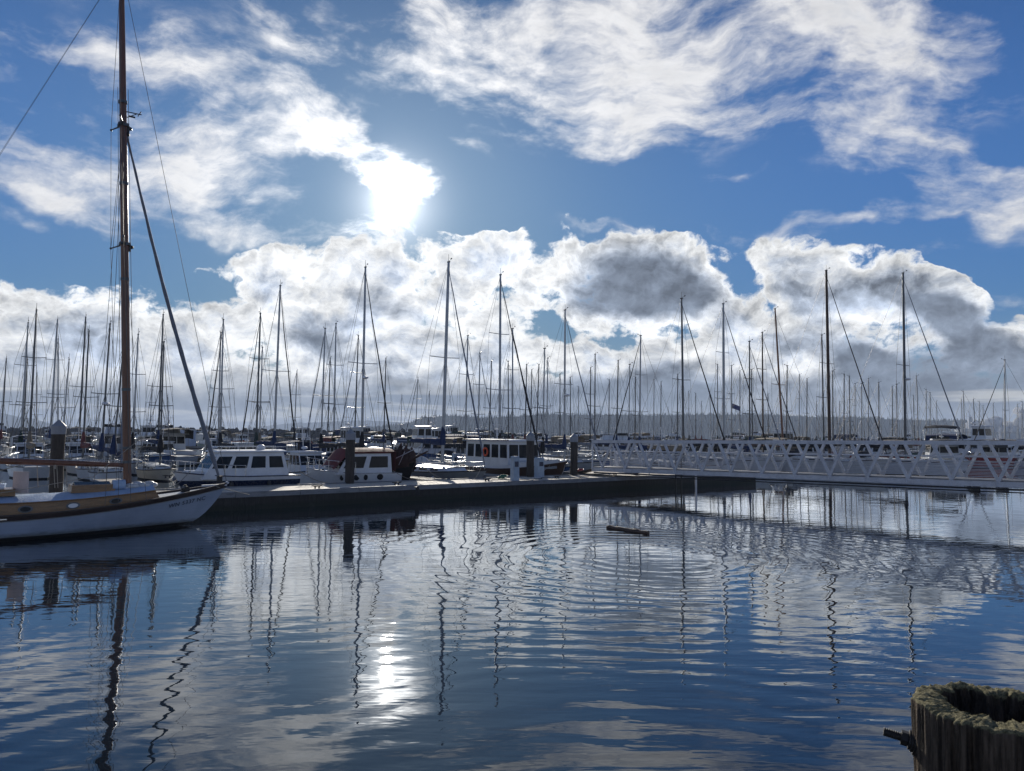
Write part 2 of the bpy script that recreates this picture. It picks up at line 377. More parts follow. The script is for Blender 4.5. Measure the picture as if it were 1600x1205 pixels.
# ------------------------------------------------------------------ mesh helpers
class MB:
    """collects pieces of one mesh"""
    def __init__(s): s.v = []; s.f = []; s.sm = []
    def add(s, vs, fs, smooth=False):
        o = len(s.v); s.v += [tuple(v) for v in vs]; s.f += [tuple(i + o for i in f) for f in fs]; s.sm += [smooth] * len(fs)
    def box(s, c, d, rz=0.0, rot=None, taper=None):
        hx, hy, hz = d[0] / 2, d[1] / 2, d[2] / 2
        tx, ty = taper or (1, 1)
        vs = [Vector((x * hx * (tx if z > 0 else 1), y * hy * (ty if z > 0 else 1), z * hz)) for z in (-1, 1) for y in (-1, 1) for x in (-1, 1)]
        m = rot if rot is not None else Matrix.Rotation(rz, 3, 'Z')
        vs = [m @ v + Vector(c) for v in vs]
        s.add(vs, [(0, 2, 3, 1), (4, 5, 7, 6), (0, 1, 5, 4), (2, 6, 7, 3), (1, 3, 7, 5), (0, 4, 6, 2)])
        return s
    def tube(s, pts, r, n=6, caps=True, smooth=True, squash=1.0):
        pts = [Vector(p) for p in pts]
        rs = r if isinstance(r, (list, tuple)) else [r] * len(pts)
        rings = []
        for i, p in enumerate(pts):
            a = pts[max(0, i - 1)]; b = pts[min(len(pts) - 1, i + 1)]
            t = (b - a).normalized() if (b - a).length > 1e-9 else Vector((0, 0, 1))
            ref = Vector((0, 0, 1)) if abs(t.z) < 0.9 else Vector((1, 0, 0))
            u = t.cross(ref).normalized(); w = t.cross(u).normalized()
            rings.append([p + (u * math.cos(2 * math.pi * k / n) + w * math.sin(2 * math.pi * k / n) * squash) * rs[i] for k in range(n)])
        vs = [v for rg in rings for v in rg]; fs = []
        for i in range(len(pts) - 1):
            for k in range(n):
                k2 = (k + 1) % n
                fs.append((i * n + k, i * n + k2, (i + 1) * n + k2, (i + 1) * n + k))
        s.add(vs, fs, smooth)
        if caps:
            s.add(rings[0][::-1], [tuple(range(n))]); s.add(rings[-1], [tuple(range(n))])
        return s
    def bar(s, a, b, w, h):
        a, b = Vector(a), Vector(b); t = (b - a).normalized()
        ref = Vector((0, 0, 1)) if abs(t.z) < 0.95 else Vector((0, 1, 0))
        u = t.cross(ref).normalized() * w / 2; q = u.cross(t).normalized() * h / 2
        vs = [p + x * u + y * q for p in (a, b) for x, y in ((-1, -1), (1, -1), (1, 1), (-1, 1))]
        s.add(vs, [(3, 2, 1, 0), (4, 5, 6, 7), (0, 1, 5, 4), (1, 2, 6, 5), (2, 3, 7, 6), (3, 0, 4, 7)])
        return s
    def grid(s, rows, smooth=True, closed=False):
        n = len(rows[0]); vs = [v for r_ in rows for v in r_]; fs = []
        for i in range(len(rows) - 1):
            for k in range(n if closed else n - 1):
                k2 = (k + 1) % n
                fs.append((i * n + k, i * n + k2, (i + 1) * n + k2, (i + 1) * n + k))
        s.add(vs, fs, smooth); return s
    def sphere(s, c, r, nu=10, nv=7, sc=(1, 1, 1)):
        rows = []
        for i in range(nv + 1):
            th = math.pi * i / nv
            rows.append([Vector(c) + Vector((math.cos(2 * math.pi * k / nu) * math.sin(th) * r * sc[0], math.sin(2 * math.pi * k / nu) * math.sin(th) * r * sc[1], math.cos(th) * r * sc[2])) for k in range(nu)])
        return s.grid(rows, True, True)
    def cone(s, c, r0, r1, z0, z1, n=12, smooth=True):
        c = Vector(c)
        return s.tube([c + Vector((0, 0, z0)), c + Vector((0, 0, z1))], [r0, r1], n, True, smooth)
    def prism(s, outline, y0, y1):
        """outline in x,z pushed between y0 and y1"""
        n = len(outline)
        vs = [(x, y0, z) for x, z in outline] + [(x, y1, z) for x, z in outline]
        s.add(vs, [tuple(range(n)), tuple(range(2 * n - 1, n - 1, -1))] + [((i + 1) % n, i, n + i, n + (i + 1) % n) for i in range(n)])
        return s
    def build(s, name, m, parent=None, rec=True):
        me = bpy.data.meshes.new(name); me.from_pydata(s.v, [], s.f)
        me.materials.append(M[m] if isinstance(m, str) else m)
        me.polygons.foreach_set('use_smooth', s.sm)
        if rec:
            bm = bmesh.new(); bm.from_mesh(me); bmesh.ops.remove_doubles(bm, verts=bm.verts, dist=1e-5) if False else None
            bmesh.ops.recalc_face_normals(bm, faces=bm.faces); bm.to_mesh(me); bm.free()
        me.update()
        o = bpy.data.objects.new(name, me); COL.objects.link(o)
        if parent is not None: o.parent = parent
        return o
def tag(o, label=None, cat=None, group=None, kind=None):
    if label: o['label'] = label
    if cat: o['category'] = cat
    if group: o['group'] = group
    if kind: o['kind'] = kind
    return o
def thing(name, loc, rz=0.0, label=None, cat=None, group=None):
    o = bpy.data.objects.new(name, None); COL.objects.link(o)
    o.location = loc; o.rotation_euler = (0, 0, rz); o.empty_display_size = 0.3
    return tag(o, label, cat, group)
def copy_tree(o, parent=None):
    c = o.copy(); COL.objects.link(c); c.parent = parent
    for ch in o.children: copy_tree(ch, c)
    return c
# ------------------------------------------------------------------ water
RC = Pz(1010, 868, 0)                      # centre of the spreading rings
RC2 = Vector((1.6, 1.5, 0))         # the mooring post sends out the long curved crests
def _water():
    p = worldpos()
    far = vmath('LENGTH', vmath('MULTIPLY', p, (1, 1, 0)))
    fade = sstep(far, 60, 14)              # small waves average out with distance
    # gentle long swell with crests lying across the view
    a = vmath('MULTIPLY', p, (0.8, 1.0, 1)); 
    mr = new('ShaderNodeMapping', vector_type='POINT'); N.t.links.new(a.s, mr.inputs['Vector']); mr.inputs['Rotation'].default_value = (0, 0, R(-14))
    a = N(mr.outputs[0])
    h = noise(a, 0.9, 2, 0.45) * 0.0065
    h = h + noise(vmath('MULTIPLY', a, (0.75, 1, 1)), 3.0, 2, 0.5, 0.4) * 0.0026 * (0.15 + fade * 0.85)
    def turned(deg, sx_):
        m_ = new('ShaderNodeMapping', vector_type='POINT'); N.t.links.new(p.s, m_.inputs['Vector']); m_.inputs['Rotation'].default_value = (0, 0, R(deg)); m_.inputs['Scale'].default_value = (sx_, 1, 1)
        return N(m_.outputs[0])
    fine = (noise(turned(-24, .22), 3.4, 1, 0.4, 0.3) * 0.0050 + noise(turned(14, .25), 4.8, 2, 0.5, 0.3) * 0.0026) * (0.3 + fade * 0.7)
    patch = sstep(noise(p, 0.10, 2, 0.5), 0.40, 0.62)
    h = h + fine * (0.35 + patch * 1.1)
    # rings spreading from a disturbance
    for c, per, amp, r0, r1 in ((RC, 0.66, 0.0060, 3.5, 11.0), (RC2, 0.66, 0.0019, 8.0, 24.0)):
        q = vmath('SUBTRACT', p, tuple(c))
        q = vmath('ADD', q, vmath('SCALE', vmath('SUBTRACT', noise(p, 0.35, 2, 0.5, out='Color'), (0.5, 0.5, 0.5)), scale=1.4))
        r = vmath('LENGTH', vmath('MULTIPLY', q, (1, 1, 0)))
        w = N.math('SINE', r * (2 * math.pi / per))
        env = sstep(r, 1.0, r0) * sstep(r, r1, r0)
        h = h + w * env * amp * (0.3 + patch)
    b = new('ShaderNodeBump', i_Distance=1.0, i_Strength=1.0); N.t.links.new(h.s, b.inputs['Height'])
    nrm = N(b.outputs[0])
    g = new('ShaderNodeBsdfGlossy', i_Roughness=0.012); g.inputs['Color'].default_value = (0.94, 0.97, 1.0, 1); N.t.links.new(nrm.s, g.inputs['Normal'])
    d = new('ShaderNodeBsdfDiffuse'); d.inputs['Color'].default_value = (0.006, 0.013, 0.020, 1)
    fr = new('ShaderNodeFresnel', i_IOR=1.50); N.t.links.new(nrm.s, fr.inputs['Normal'])
    f = N.math('MULTIPLY', N.math('POWER', N(fr.outputs[0]), 1.2), 1.66, clamp=True)
    mx = new('ShaderNodeMixShader'); N.t.links.new(f.s, mx.inputs[0]); N.t.links.new(d.outputs[0], mx.inputs[1]); N.t.links.new(g.outputs[0], mx.inputs[2])
    return mx.outputs[0]
M['water'] = mat('harbour_water', _water)
w = MB(); w.add([(-9000, -300, 0), (9000, -300, 0), (9000, 12000, 0), (-9000, 12000, 0)], [(0, 1, 2, 3)])
tag(w.build('water', 'water'), kind='structure')
# ------------------------------------------------------------------ harbour axes: docks run along DU, slips along DN
DU = Vector((0.79, 0.61, 0)).normalized(); DN = Vector((-DU.y, DU.x, 0))
DANG = math.atan2(DU.y, DU.x)
A0 = Pz(355, 772, 0.75)
N0 = A0.dot(DN)                                  # near edge of the first dock
def AN(a, n, z=0.0): return DU * a + DN * n + Vector((0, 0, z))
def an(p): return p.dot(DU), p.dot(DN)
def proj(p):
    v = CR3.transposed() @ (Vector(p) - Vector((0, 0, CAMH)))
    return CX + FPX * v.x / -v.z, CY - FPX * v.y / -v.z

# ------------------------------------------------------------------ hills
def _hill():
    p = worldpos()
    n = noise(p, 0.012, 6, 0.65); n2 = noise(p, 0.09, 3, 0.6)
    c = cmix(sstep(n + (n2 - 0.5) * 0.6, 0.35, 0.7), (0.016, 0.028, 0.022), (0.03, 0.042, 0.032))
    return principled(c, 0.95, spec=0.1)
M['hill'] = mat('wooded_hill', _hill)
def hill(name, D, prof, depth, seed, step):
    """prof: list of (px, row of the ridge)"""
    rg = random.Random(seed); pts = []
    x0, x1 = prof[0][0], prof[-1][0]; px = x0
    while px <= x1:
        for (a, ya), (b, yb) in zip(prof, prof[1:]):
            if a <= px <= b: f = (px - a) / (b - a); f = f * f * (3 - 2 * f); y = ya + (yb - ya) * f; break
        pts.append((px, y)); px += step
    rows = [[], [], [], []]
    for i, (px, y) in enumerate(pts):
        h = Py(px, y, D).z + rg.uniform(-1, 1) * D * 0.0003 + math.sin(px * 0.05 + seed) * D * 0.0002
        X = (px - 800) / FPX * D
        h = max(h, 2.0)
        rows[0].append((X * 0.985, D * 0.985, -3)); rows[1].append((X * 0.992, D * 0.992, h * 0.5 + rg.uniform(0, h * .1)))
        rows[2].append((X, D, h)); rows[3].append((X * 1.2, D * 1.2, h * 0.8))
    m = MB(); m.grid(rows); o = m.build(name, 'hill'); return tag(o, kind='structure'), rows[2], rows[1]
h1, ridge1, mid1 = hill('hills', 2600, [(560, 672), (630, 665), (665, 652), (700, 650), (760, 653), (800, 651), (850, 648), (1000, 649), (1150, 648), (1300, 652), (1450, 657), (1520, 658), (1570, 664), (1640, 672)], 0, 3, 3)
hill('far_hills', 6500, [(380, 668), (470, 661), (560, 657), (640, 660), (760, 664), (900, 668)], 0, 9, 5)
hill('left_hills', 5200, [(-260, 655), (-100, 640), (0, 645), (40, 653), (95, 664), (130, 668)], 0, 5, 5)
# conifers along the near ridge: one wooded mass
fm = MB(); rg = random.Random(3)
for i in range(len(ridge1) - 1):
    for _ in range(16):
        f = rg.random(); k = rg.random() ** 1.3 * 1.9
        a = Vector(ridge1[i]).lerp(Vector(ridge1[i + 1]), f); b = Vector(mid1[i]).lerp(Vector(mid1[i + 1]), f)
        p = a.lerp(b, k); hh = rg.uniform(7, 16); r = hh * rg.uniform(0.16, 0.26)
        n = 5; base = [(p.x + r * math.cos(6.283 * j / n), p.y + r * math.sin(6.283 * j / n), p.z - 2) for j in range(n)]
        fm.add(base + [(p.x, p.y, p.z + hh * 0.75)], [(j, (j + 1) % n, n) for j in range(n)])
tag(fm.build('hill_forest', 'hill', rec=False), 'dark conifer forest along the ridge of the near hill', 'forest', kind='stuff')

# mill with steam beyond the harbour
def _steam():
    p = worldpos(); n = noise(p, 0.05, 6, 0.7)
    a = principled(cmix(n, (0.90, 0.90, 0.90), (0.75, 0.77, 0.80)), 1.0, bump=n, bdist=12, spec=0.0)
    tr = new('ShaderNodeBsdfTranslucent'); tr.inputs['Color'].default_value = (0.95, 0.95, 0.95, 1)
    mx = new('ShaderNodeMixShader'); mx.inputs[0].default_value = .6; N.t.links.new(a, mx.inputs[1]); N.t.links.new(tr.outputs[0], mx.inputs[2]); return mx.outputs[0]
M['steam'] = mat('steam', _steam)
rg = random.Random(12); sm_ = MB()
for (px, y, r, k) in ((1510, 674, 9, 5), (1516, 668, 10, 5), (1522, 662, 8, 4), (1530, 672, 9, 5), (1533, 660, 6, 3), (1548, 676, 14, 6), (1550, 666, 14, 6), (1556, 660, 11, 6), (1562, 672, 14, 6), (1575, 676, 14, 6), (1584, 668, 16, 6), (1596, 658, 16, 6), (1600, 646, 14, 5)):
    c0 = Py(px, y, 1900)
    for _ in range(k):
        rr = r * 1900 / FPX * rg.uniform(0.35, 0.62)
        c = c0 + Vector((rg.uniform(-1, 1), rg.uniform(-1, 1), rg.uniform(-.7, .7))) * r * 1900 / FPX * 0.6
        sm_.sphere(c, rr, 12, 8)
tag(sm_.build('steam_plume', 'steam'), 'billowing white steam rising from the mill behind the bare masts', 'steam', kind='stuff')
ml_ = thing('mill_building', Py(1535, 684, 1850) * 1.0, 0, 'low dark mill with a round stack, beneath the white steam', 'mill'); ml_.location.z = 0
b = MB(); b.box((0, 0, 7), (190, 40, 14)); b.box((-30, 0, 18), (60, 30, 9)); b.build('wall', 'greyp', ml_)
b = MB(); b.cone((-28, 0, 0), 5, 3.8, 10, 52, 12); b.build('smokestack', 'greyp', ml_)
b = MB(); b.box((0, 0, 14.6), (196, 44, 1.0)); b.build('roof', 'blackp', ml_)

# rock breakwater on the left, dark in front of the far shore
def _rock():
    p = worldpos(); n = noise(p, 0.5, 5, 0.7)
    return principled(cmix(n, (0.03, 0.03, 0.032), (0.12, 0.115, 0.11)), 0.9, bump=n, bdist=0.4)
M['rock'] = mat('breakwater_rock', _rock)
bw = MB(); rg = random.Random(21)
for i in range(700):
    px = rg.uniform(-120, 660); D = 330 + rg.uniform(-5, 5); p = at(px, D); r = rg.uniform(0.6, 1.3)
    z = 2.9 - abs(D - 330) * 0.4 + rg.uniform(-.4, .7)
    m3 = Euler((rg.uniform(0, 3), rg.uniform(0, 3), rg.uniform(0, 3))).to_matrix()
    bw.box((p.x, D, z), (r * 2.2, r * 1.7, r * 1.4), rot=m3, taper=(.7, .8))
for i in range(40):
    xa = at(-120 + i * 19.5, 330).x; xb = at(-120 + (i + 1) * 19.5, 330).x
    bw.box(((xa + xb) / 2, 330, 1.4), (xb - xa - 0.02, 12, 3.6), taper=(1, .5))
tag(bw.build('breakwater', 'rock'), 'long low breakwater of dark rock behind the boats at the far side of the harbour', 'breakwater')

# ------------------------------------------------------------------ docks
def dock(a0, a1, n0, n1, label, name='dock', near=False, group=None, z=0.75, cat='dock'):
    """a float with deck, timber edge beams and wet sides; lies in the a/n frame"""
    c = AN((a0 + a1) / 2, (n0 + n1) / 2); t = thing(name, c, DANG, label, cat, group)
    la, ln = a1 - a0, n1 - n0
    b = MB(); b.box((0, 0, z - 0.02), (la - 0.3, ln - 0.3, 0.05)); d = b.build('deck', 'deckwood' if near else 'deckfar', t)
    b = MB()
    for s in (-1, 1):
        nseg = max(1, round(la / 3.0)); sl_ = la / nseg
        for q_ in range(nseg if near else 1):
            b.box((-la / 2 + (q_ + .5) * (sl_ if near else la), s * (ln / 2 - 0.07), z - 0.06 + (.004 * (q_ % 3) if near else 0)), ((sl_ - .02) if near else la, 0.15, 0.24))
        b.box((s * (la / 2 - 0.07), 0, z - 0.06), (0.15, ln - 0.3, 0.24))
    b.build('edge_beam', 'whaler', t)
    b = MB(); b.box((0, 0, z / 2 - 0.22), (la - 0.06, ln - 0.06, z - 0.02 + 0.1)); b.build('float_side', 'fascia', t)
    return t
dock(-34, 50, N0, N0 + 3.6, 'long plank dock with pale edge beam from the wooden sailboat to the gangway foot', near=True)
dock(36.2, 44, N0 + 3.61, N0 + 7.0, 'square landing float under the foot of the truss gangway', 'landing_float', near=True)
dock_n = [N0, 83.0, 126.0, 169.0, 212.0, 258.0]
names2 = ['second long dock across the fairway behind the pilothouse boat', 'third long dock carrying the white shed', 'fourth long dock in the crowd of masts', 'fifth long dock near the far side of the harbour', 'farthest long dock before the hills']
for n, l in zip(dock_n[1:], names2):
    dock(-150, 420, n, n + 3.0, l)
# ------------------------------------------------------------------ fingers on the first dock
def finger(a, side, L, dn, w=1.3, label=None, group='finger piers off the first dock'):
    n0, n1 = (dn + 3.62, dn + 3.62 + L) if side > 0 else (dn - L - 0.02, dn - 0.02)
    c = AN(a, (n0 + n1) / 2); t = thing('finger_pier', c, DANG, label, 'finger pier', group)
    b = MB(); b.box((0, 0, 0.66), (w - 0.2, L - 0.1, 0.05)); b.build('deck', 'deckfar', t)
    b = MB()
    for s in (-1, 1): b.box((s * (w / 2 - 0.05), 0, 0.60), (0.1, L, 0.22))
    b.build('edge_beam', 'whaler', t)
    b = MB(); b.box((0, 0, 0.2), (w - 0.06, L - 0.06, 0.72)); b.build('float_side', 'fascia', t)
    return t
finger(8.2, 1, 11, N0, label='narrow finger pier behind the bow of the wooden sailboat')
finger(24.5, 1, 7.5, N0, w=1.1, label='finger pier between the dark covered boat and the white sloop')
finger(30.4, 1, 10.5, N0, label='finger pier between the white sloop and the brown hulled cabin boat')

# ------------------------------------------------------------------ gangway
GL = Vector((6.0, 50.0, 1.10)); GRr = Vector((21.7, 33.8, 1.40))
gd = (GRr - GL) / 12.0                      # one bay
gperp = Vector((-gd.y, gd.x, 0)).normalized()
if gperp.y < 0: gperp = -gperp
TH, WID = 2.03, 1.95
gang = thing('gangway', (0, 0, 0), 0, 'long pale aluminium truss gangway sloping down to the dock, zigzag braces and rails', 'gangway')
k0, k1 = -0.45, 21
def gp(k, off=0.0, z=0.0): return GL + gd * k + gperp * off + Vector((0, 0, z))
for off, nm in ((0.0, 'near'), (WID, 'back')):
    b = MB(); b.bar(gp(k0, off, TH - 0.09), gp(k1, off, TH - 0.09), 0.14, 0.19); b.build('top_chord', 'galv', gang)
    b = MB(); b.bar(gp(k0, off, 0.10), gp(k1, off, 0.10), 0.14, 0.24); b.build('bottom_chord', 'galv', gang)
    b = MB()
    for i in range(0, 21):
        b.bar(gp(i, off, 0.22), gp(i + 0.40, off, TH - 0.19), 0.12, 0.13)
        b.bar(gp(i + 1 - 0.0, off + 0.003, 0.22), gp(i + 1 - 0.40, off + 0.003, TH - 0.19), 0.12, 0.13)
        b.bar(gp(i - 0.03, off - 0.075, 0.0), gp(i - 0.03, off - 0.075, 0.26), 0.05, 0.03)
    b.bar(gp(k0, off, 0.1), gp(k0, off, TH - 0.2), 0.10, 0.10)
    b.bar(gp(k0 + .06, off, TH - 0.25), gp(0, off, 0.25), 0.08, 0.08)
    b.build('truss_brace', 'galv', gang)
    b = MB(); io = off + (0.12 if off == 0 else -0.12)
    for z in (0.42, 0.55, 0.68, 0.81, 0.94, 1.07): b.tube([gp(k0, io, z), gp(k1, io, z)], 0.016, 5)
    b.tube([gp(k0 - 0.35, io, 0.9), gp(k0, io, 1.3), gp(k1, io, 1.3)], 0.032, 6)
    b.build('guard_rail', 'galv', gang)
b = MB(); a_, c_ = gp(k0, WID / 2, 0.26), gp(k1, WID / 2, 0.26); b.bar(a_, c_, WID - 0.2, 0.05); b.build('walkway', 'galvdeck', gang)
b = MB(); b.bar(gp(k0, WID / 2, 0.06), gp(k1, WID / 2, 0.06), WID - 0.25, 0.03); b.build('underside_shade', 'blackp', gang)  # black sheet added so the underside and its reflection read dark
b = MB()
for i in range(0, 21): b.bar(gp(i, 0.08, 0.05), gp(i, WID - 0.08, 0.05), 0.08, 0.12)
for i in range(0, 21): b.bar(gp(i + .02, 0.08, 0.02), gp(i + .98, WID - 0.08, 0.02), 0.05, 0.05)
b.build('cross_beam', 'blackp', gang)
b = MB()
b.tube([gp(-0.3, -0.16, -0.10), gp(21, -0.16, -0.10)], 0.045, 6); b.tube([gp(-0.3, -0.16, -0.24), gp(21, -0.16, -0.22)], 0.03, 6)
b.build('service_pipe', 'blackp', gang)
b = MB(); b.bar(gp(k0 - 1.1, WID / 2, -0.26), gp(k0 + 0.1, WID / 2, 0.22), WID - 0.3, 0.03); b.build('toe_plate', 'galvdeck', gang)

# ------------------------------------------------------------------ pilings
def piling(px, D, top, r, label, group='capped pilings along the docks', base=-1.0, nm='piling', wood=True, capm='cap'):
    p = at(px, D); t = thing(nm, (p.x, p.y, 0), 0, label, 'piling', group)
    rg = random.Random(int(px * 7 + D))
    zc = top - r * 2.3
    b = MB(); pts = [(rg.uniform(-.01, .01), rg.uniform(-.01, .01), base + (zc - base) * i / 6) for i in range(7)]
    b.tube(pts, [r * rg.uniform(.97, 1.03) for _ in pts], 14); b.build('post', 'pile', t)
    b = MB(); b.tube([(0, 0, zc - .02), (0, 0, zc + r * 1.25)], [r * 1.10, r * 1.12], 16)
    b.tube([(0, 0, zc + r * 1.25), (0, 0, top - r * .12), (0, 0, top)], [r * 1.14, r * 0.22, 0.01], 16, smooth=False); b.build('cap', capm, t)
    return t
piling(92, 31.0, 3.93, 0.25, 'thick dark piling with a pale conical cap, tallest and nearest, behind the boom', base=-1)
piling(548, 41.0, 3.70, 0.25, 'dark piling with a grey cone cap in front of the maroon canopy boat')
piling(829, 48.6, 3.66, 0.25, 'dark brown coned piling beside the grey pedestal and the white cabin boat')
piling(897, 51.0, 3.58, 0.25, 'grey coned piling at the gangway foot')
# thin steel frame pile at the dock edge and small fittings
def post_box(name, px, py, D, w, h, m, label, cat, topm=None, parts=None, dz=0.75):
    p = at(px, D); t = thing(name, (p.x, p.y, dz), DANG, label, cat)
    b = MB(); b.box((0, 0, h / 2), (w, w * .8, h), taper=(.94, .94)); b.build('body', m, t)
    b = MB(); b.box((0, 0, h + 0.03), (w * 1.08, w * .9, 0.07), taper=(.7, .7)); b.build('cap', topm or m, t)
    b = MB(); b.box((0, -w * .4 - 0.01, h * .72), (w * .6, 0.02, h * .22)); b.build('outlet_panel', 'navy', t)
    b = MB(); b.box((0, 0, 0.03), (w * 1.3, w * 1.1, 0.06)); b.build('base_plate', 'galv', t)
    return t
p = Pz(805, 752.5, 0.75); post_box('power_pedestal', 805, 0, p.y, 0.42, 1.40, 'pedestal', 'pale blue power pedestal standing at the dock edge in front of the white cabin boat', 'power pedestal')
p = Pz(843, 747, 0.75); post_box('power_pedestal', 843, 0, p.y, 0.50, 1.22, 'pedestal', 'squat grey blue service pedestal beside the dark coned piling', 'power pedestal')
p = Pz(963, 737, 0.75); post_box('power_pedestal', 963, 0, p.y, 0.26, 1.45, 'whitevinyl', 'slim white pedestal post in front of the gangway braces', 'power pedestal')
p = at(710, 60); post_box('power_pedestal', 711, 0, 56.5, 0.30, 1.55, 'pedestal', 'pale pedestal behind the white sloop near the blue boom cover', 'power pedestal', dz=0.4)

def cleat(px, py, label):
    p = Pz(px, py, 0.775); t = thing('cleat', (p.x, p.y, 0.735), DANG, label, 'cleat', 'iron cleats along the near dock edge')
    b = MB(); b.tube([(-.28, 0, .17), (-.14, 0, .145), (.14, 0, .145), (.28, 0, .17)], [.022, .034, .034, .022], 8)
    for s in (-.1, .1): b.tube([(s, 0, 0), (s, 0, .14)], [.05, .03], 8)
    b.build('horn', 'iron', t)
    b = MB(); b.box((0, 0, 0.012), (.36, .14, .03)); b.build('base_plate', 'iron', t)
for px, py, l in ((495.5, 762.8, 'black iron cleat on the dock edge, below the maroon canopy boat'), (620, 757.5, 'black iron cleat between the piling shadow and the white sloop'), (761, 751.5, 'black iron cleat below the bow of the white sloop'), (870, 747, 'black iron cleat below the bow of the dark brown hull'), (961, 743.0, 'black iron cleat at the foot of the slim white post'), (994, 742.2, 'black iron cleat nearest the steel pile frame'), (262, 746, 'black cleat on the finger pier behind the wooden bow')):
    cleat(px, py, l)
# bumper on the float side
p = Pz(651, 764, 0.68)
t = thing('dock_bumper', (p.x, p.y, 0.55), DANG, 'black rubber bumper on the dock side between two cleats', 'bumper')
b = MB(); b.tube([(0, -.06, -.15), (0, -.09, -.05), (0, -.09, .12), (0, -.04, .2)], .11, 8); b.build('pad', 'rubber', t)
b = MB(); b.box((0, 0.02, .22), (.26, .12, .03)); b.build('bracket', 'iron', t)
# steel frame pile
D = Pz(1060, 746, 0.75).y - 0.35; p = at(1060, D)
t = thing('steel_frame_pile', (p.x, p.y, 0), 0, 'thin dark steel frame pile standing in the water at the dock corner', 'pile')
b = MB()
for s in (-.18, .18): b.tube([(s, 0, -1), (s, 0, 2.15)], .05, 8)
b.build('pipe', 'blackp', t)
for i in range(6): b = MB(); b.tube([(-.18, 0, .25 + i * .34), (.18, 0, .25 + i * .34)], .022, 6); b.build('rung', 'blackp', t)
b = MB(); b.box((0, 0, 2.2), (.62, .16, .10)); b.build('head_plate', 'blackp', t)
t = thing('hoop_rail', Pz(1022, 741, .75), DANG, 'grey tubular hoop rail on the dock under the gangway braces', 'rail')
t.location.z = .75
b = MB(); b.tube([(-.5, 0, 0), (-.5, 0, .75), (-.4, 0, .93), (-.25, 0, 1.0), (.25, 0, 1.0), (.4, 0, .93), (.5, 0, .75), (.5, 0, 0)], .035, 8); b.build('hoop', 'galv', t)
b = MB(); b.tube([(-.5, 0, .5), (.5, 0, .5)], .025, 6); b.build('crossbar', 'galv', t)
t = thing('steel_post', at(1087, D + 1.2), 0, 'short grey post hanging below the gangway beside the frame pile', 'post')
b = MB(); b.tube([(0, 0, -1), (0, 0, 1.6)], .07, 10); b.build('post', 'galv', t)
# hose coils and ropes on the dock
def coil(px, py, r, m, label, nm, cat, turns=5):
    p = Pz(px, py, .76); b = MB(); pts = []
    for i in range(turns * 14):
        a = i / 14 * 2 * math.pi; rr = r * (.65 + .35 * math.sin(i * .37)); pts.append((rr * math.cos(a), rr * math.sin(a), .03 + i / (turns * 14) * .22 + .02 * math.sin(i)))
    b.tube(pts, .024, 5); o = b.build(nm, m); o.location = (p.x, p.y, .745); tag(o, label, cat); return o
coil(563, 750, .5, 'roped', 'dark teal heap of coiled rope beside the coned piling', 'rope_coil', 'rope')
coil(785, 748, .32, 'hose', 'green hose coiled beside the pale blue pedestal', 'garden_hose', 'hose')
coil(906, 737.5, .3, 'redp', 'small brown red rope heap on the dock by the gangway foot', 'rope_heap', 'rope')
# white shed on the third dock
p = at(290, 119.5)
t = thing('white_shed', (p.x, p.y, 0.75), DANG * 0, 'small flat topped pale blue white shed standing on the third dock', 'shed')
b = MB(); b.box((0, 0, 1.42), (2.5, 2.2, 2.5)); b.build('wall', 'shedpaint', t)
b = MB(); b.box((0, 0, 2.72), (2.6, 2.3, .1)); b.build('roof', 'whitevinyl', t)
b = MB(); b.box((1.0, -1.11, 1.2), (.05, .03, 2.1)); b.build('door_trim', 'greyp', t)

# floating log
pa, pb = Pz(949, 824, .03), Pz(1013, 833.5, .03)
t = thing('driftwood_log', (pa + pb) / 2, 0, 'short dark log floating alone on the rippled water', 'log'); t.location.z = 0
v = (pb - pa) / 2; b = MB(); rg = random.Random(5); pts = []; rs = []
for i in range(13):
    f = i / 12 * 2 - 1; pts.append((v.x * f, v.y * f, .035 + .012 * math.sin(i * 1.7))); rs.append(.085 * (1 + .18 * math.sin(i * 2.3)) * (.75 if i in (0, 12) else 1))
b.tube(pts, rs, 9); b.build('log', 'darkwood', t)
for f in (-.55, .3):
    b = MB(); b.tube([(v.x * f, v.y * f, .06), (v.x * f + .05, v.y * f + .03, .15)], [.03, .02], 6); b.build('branch_stub', 'darkwood', t)
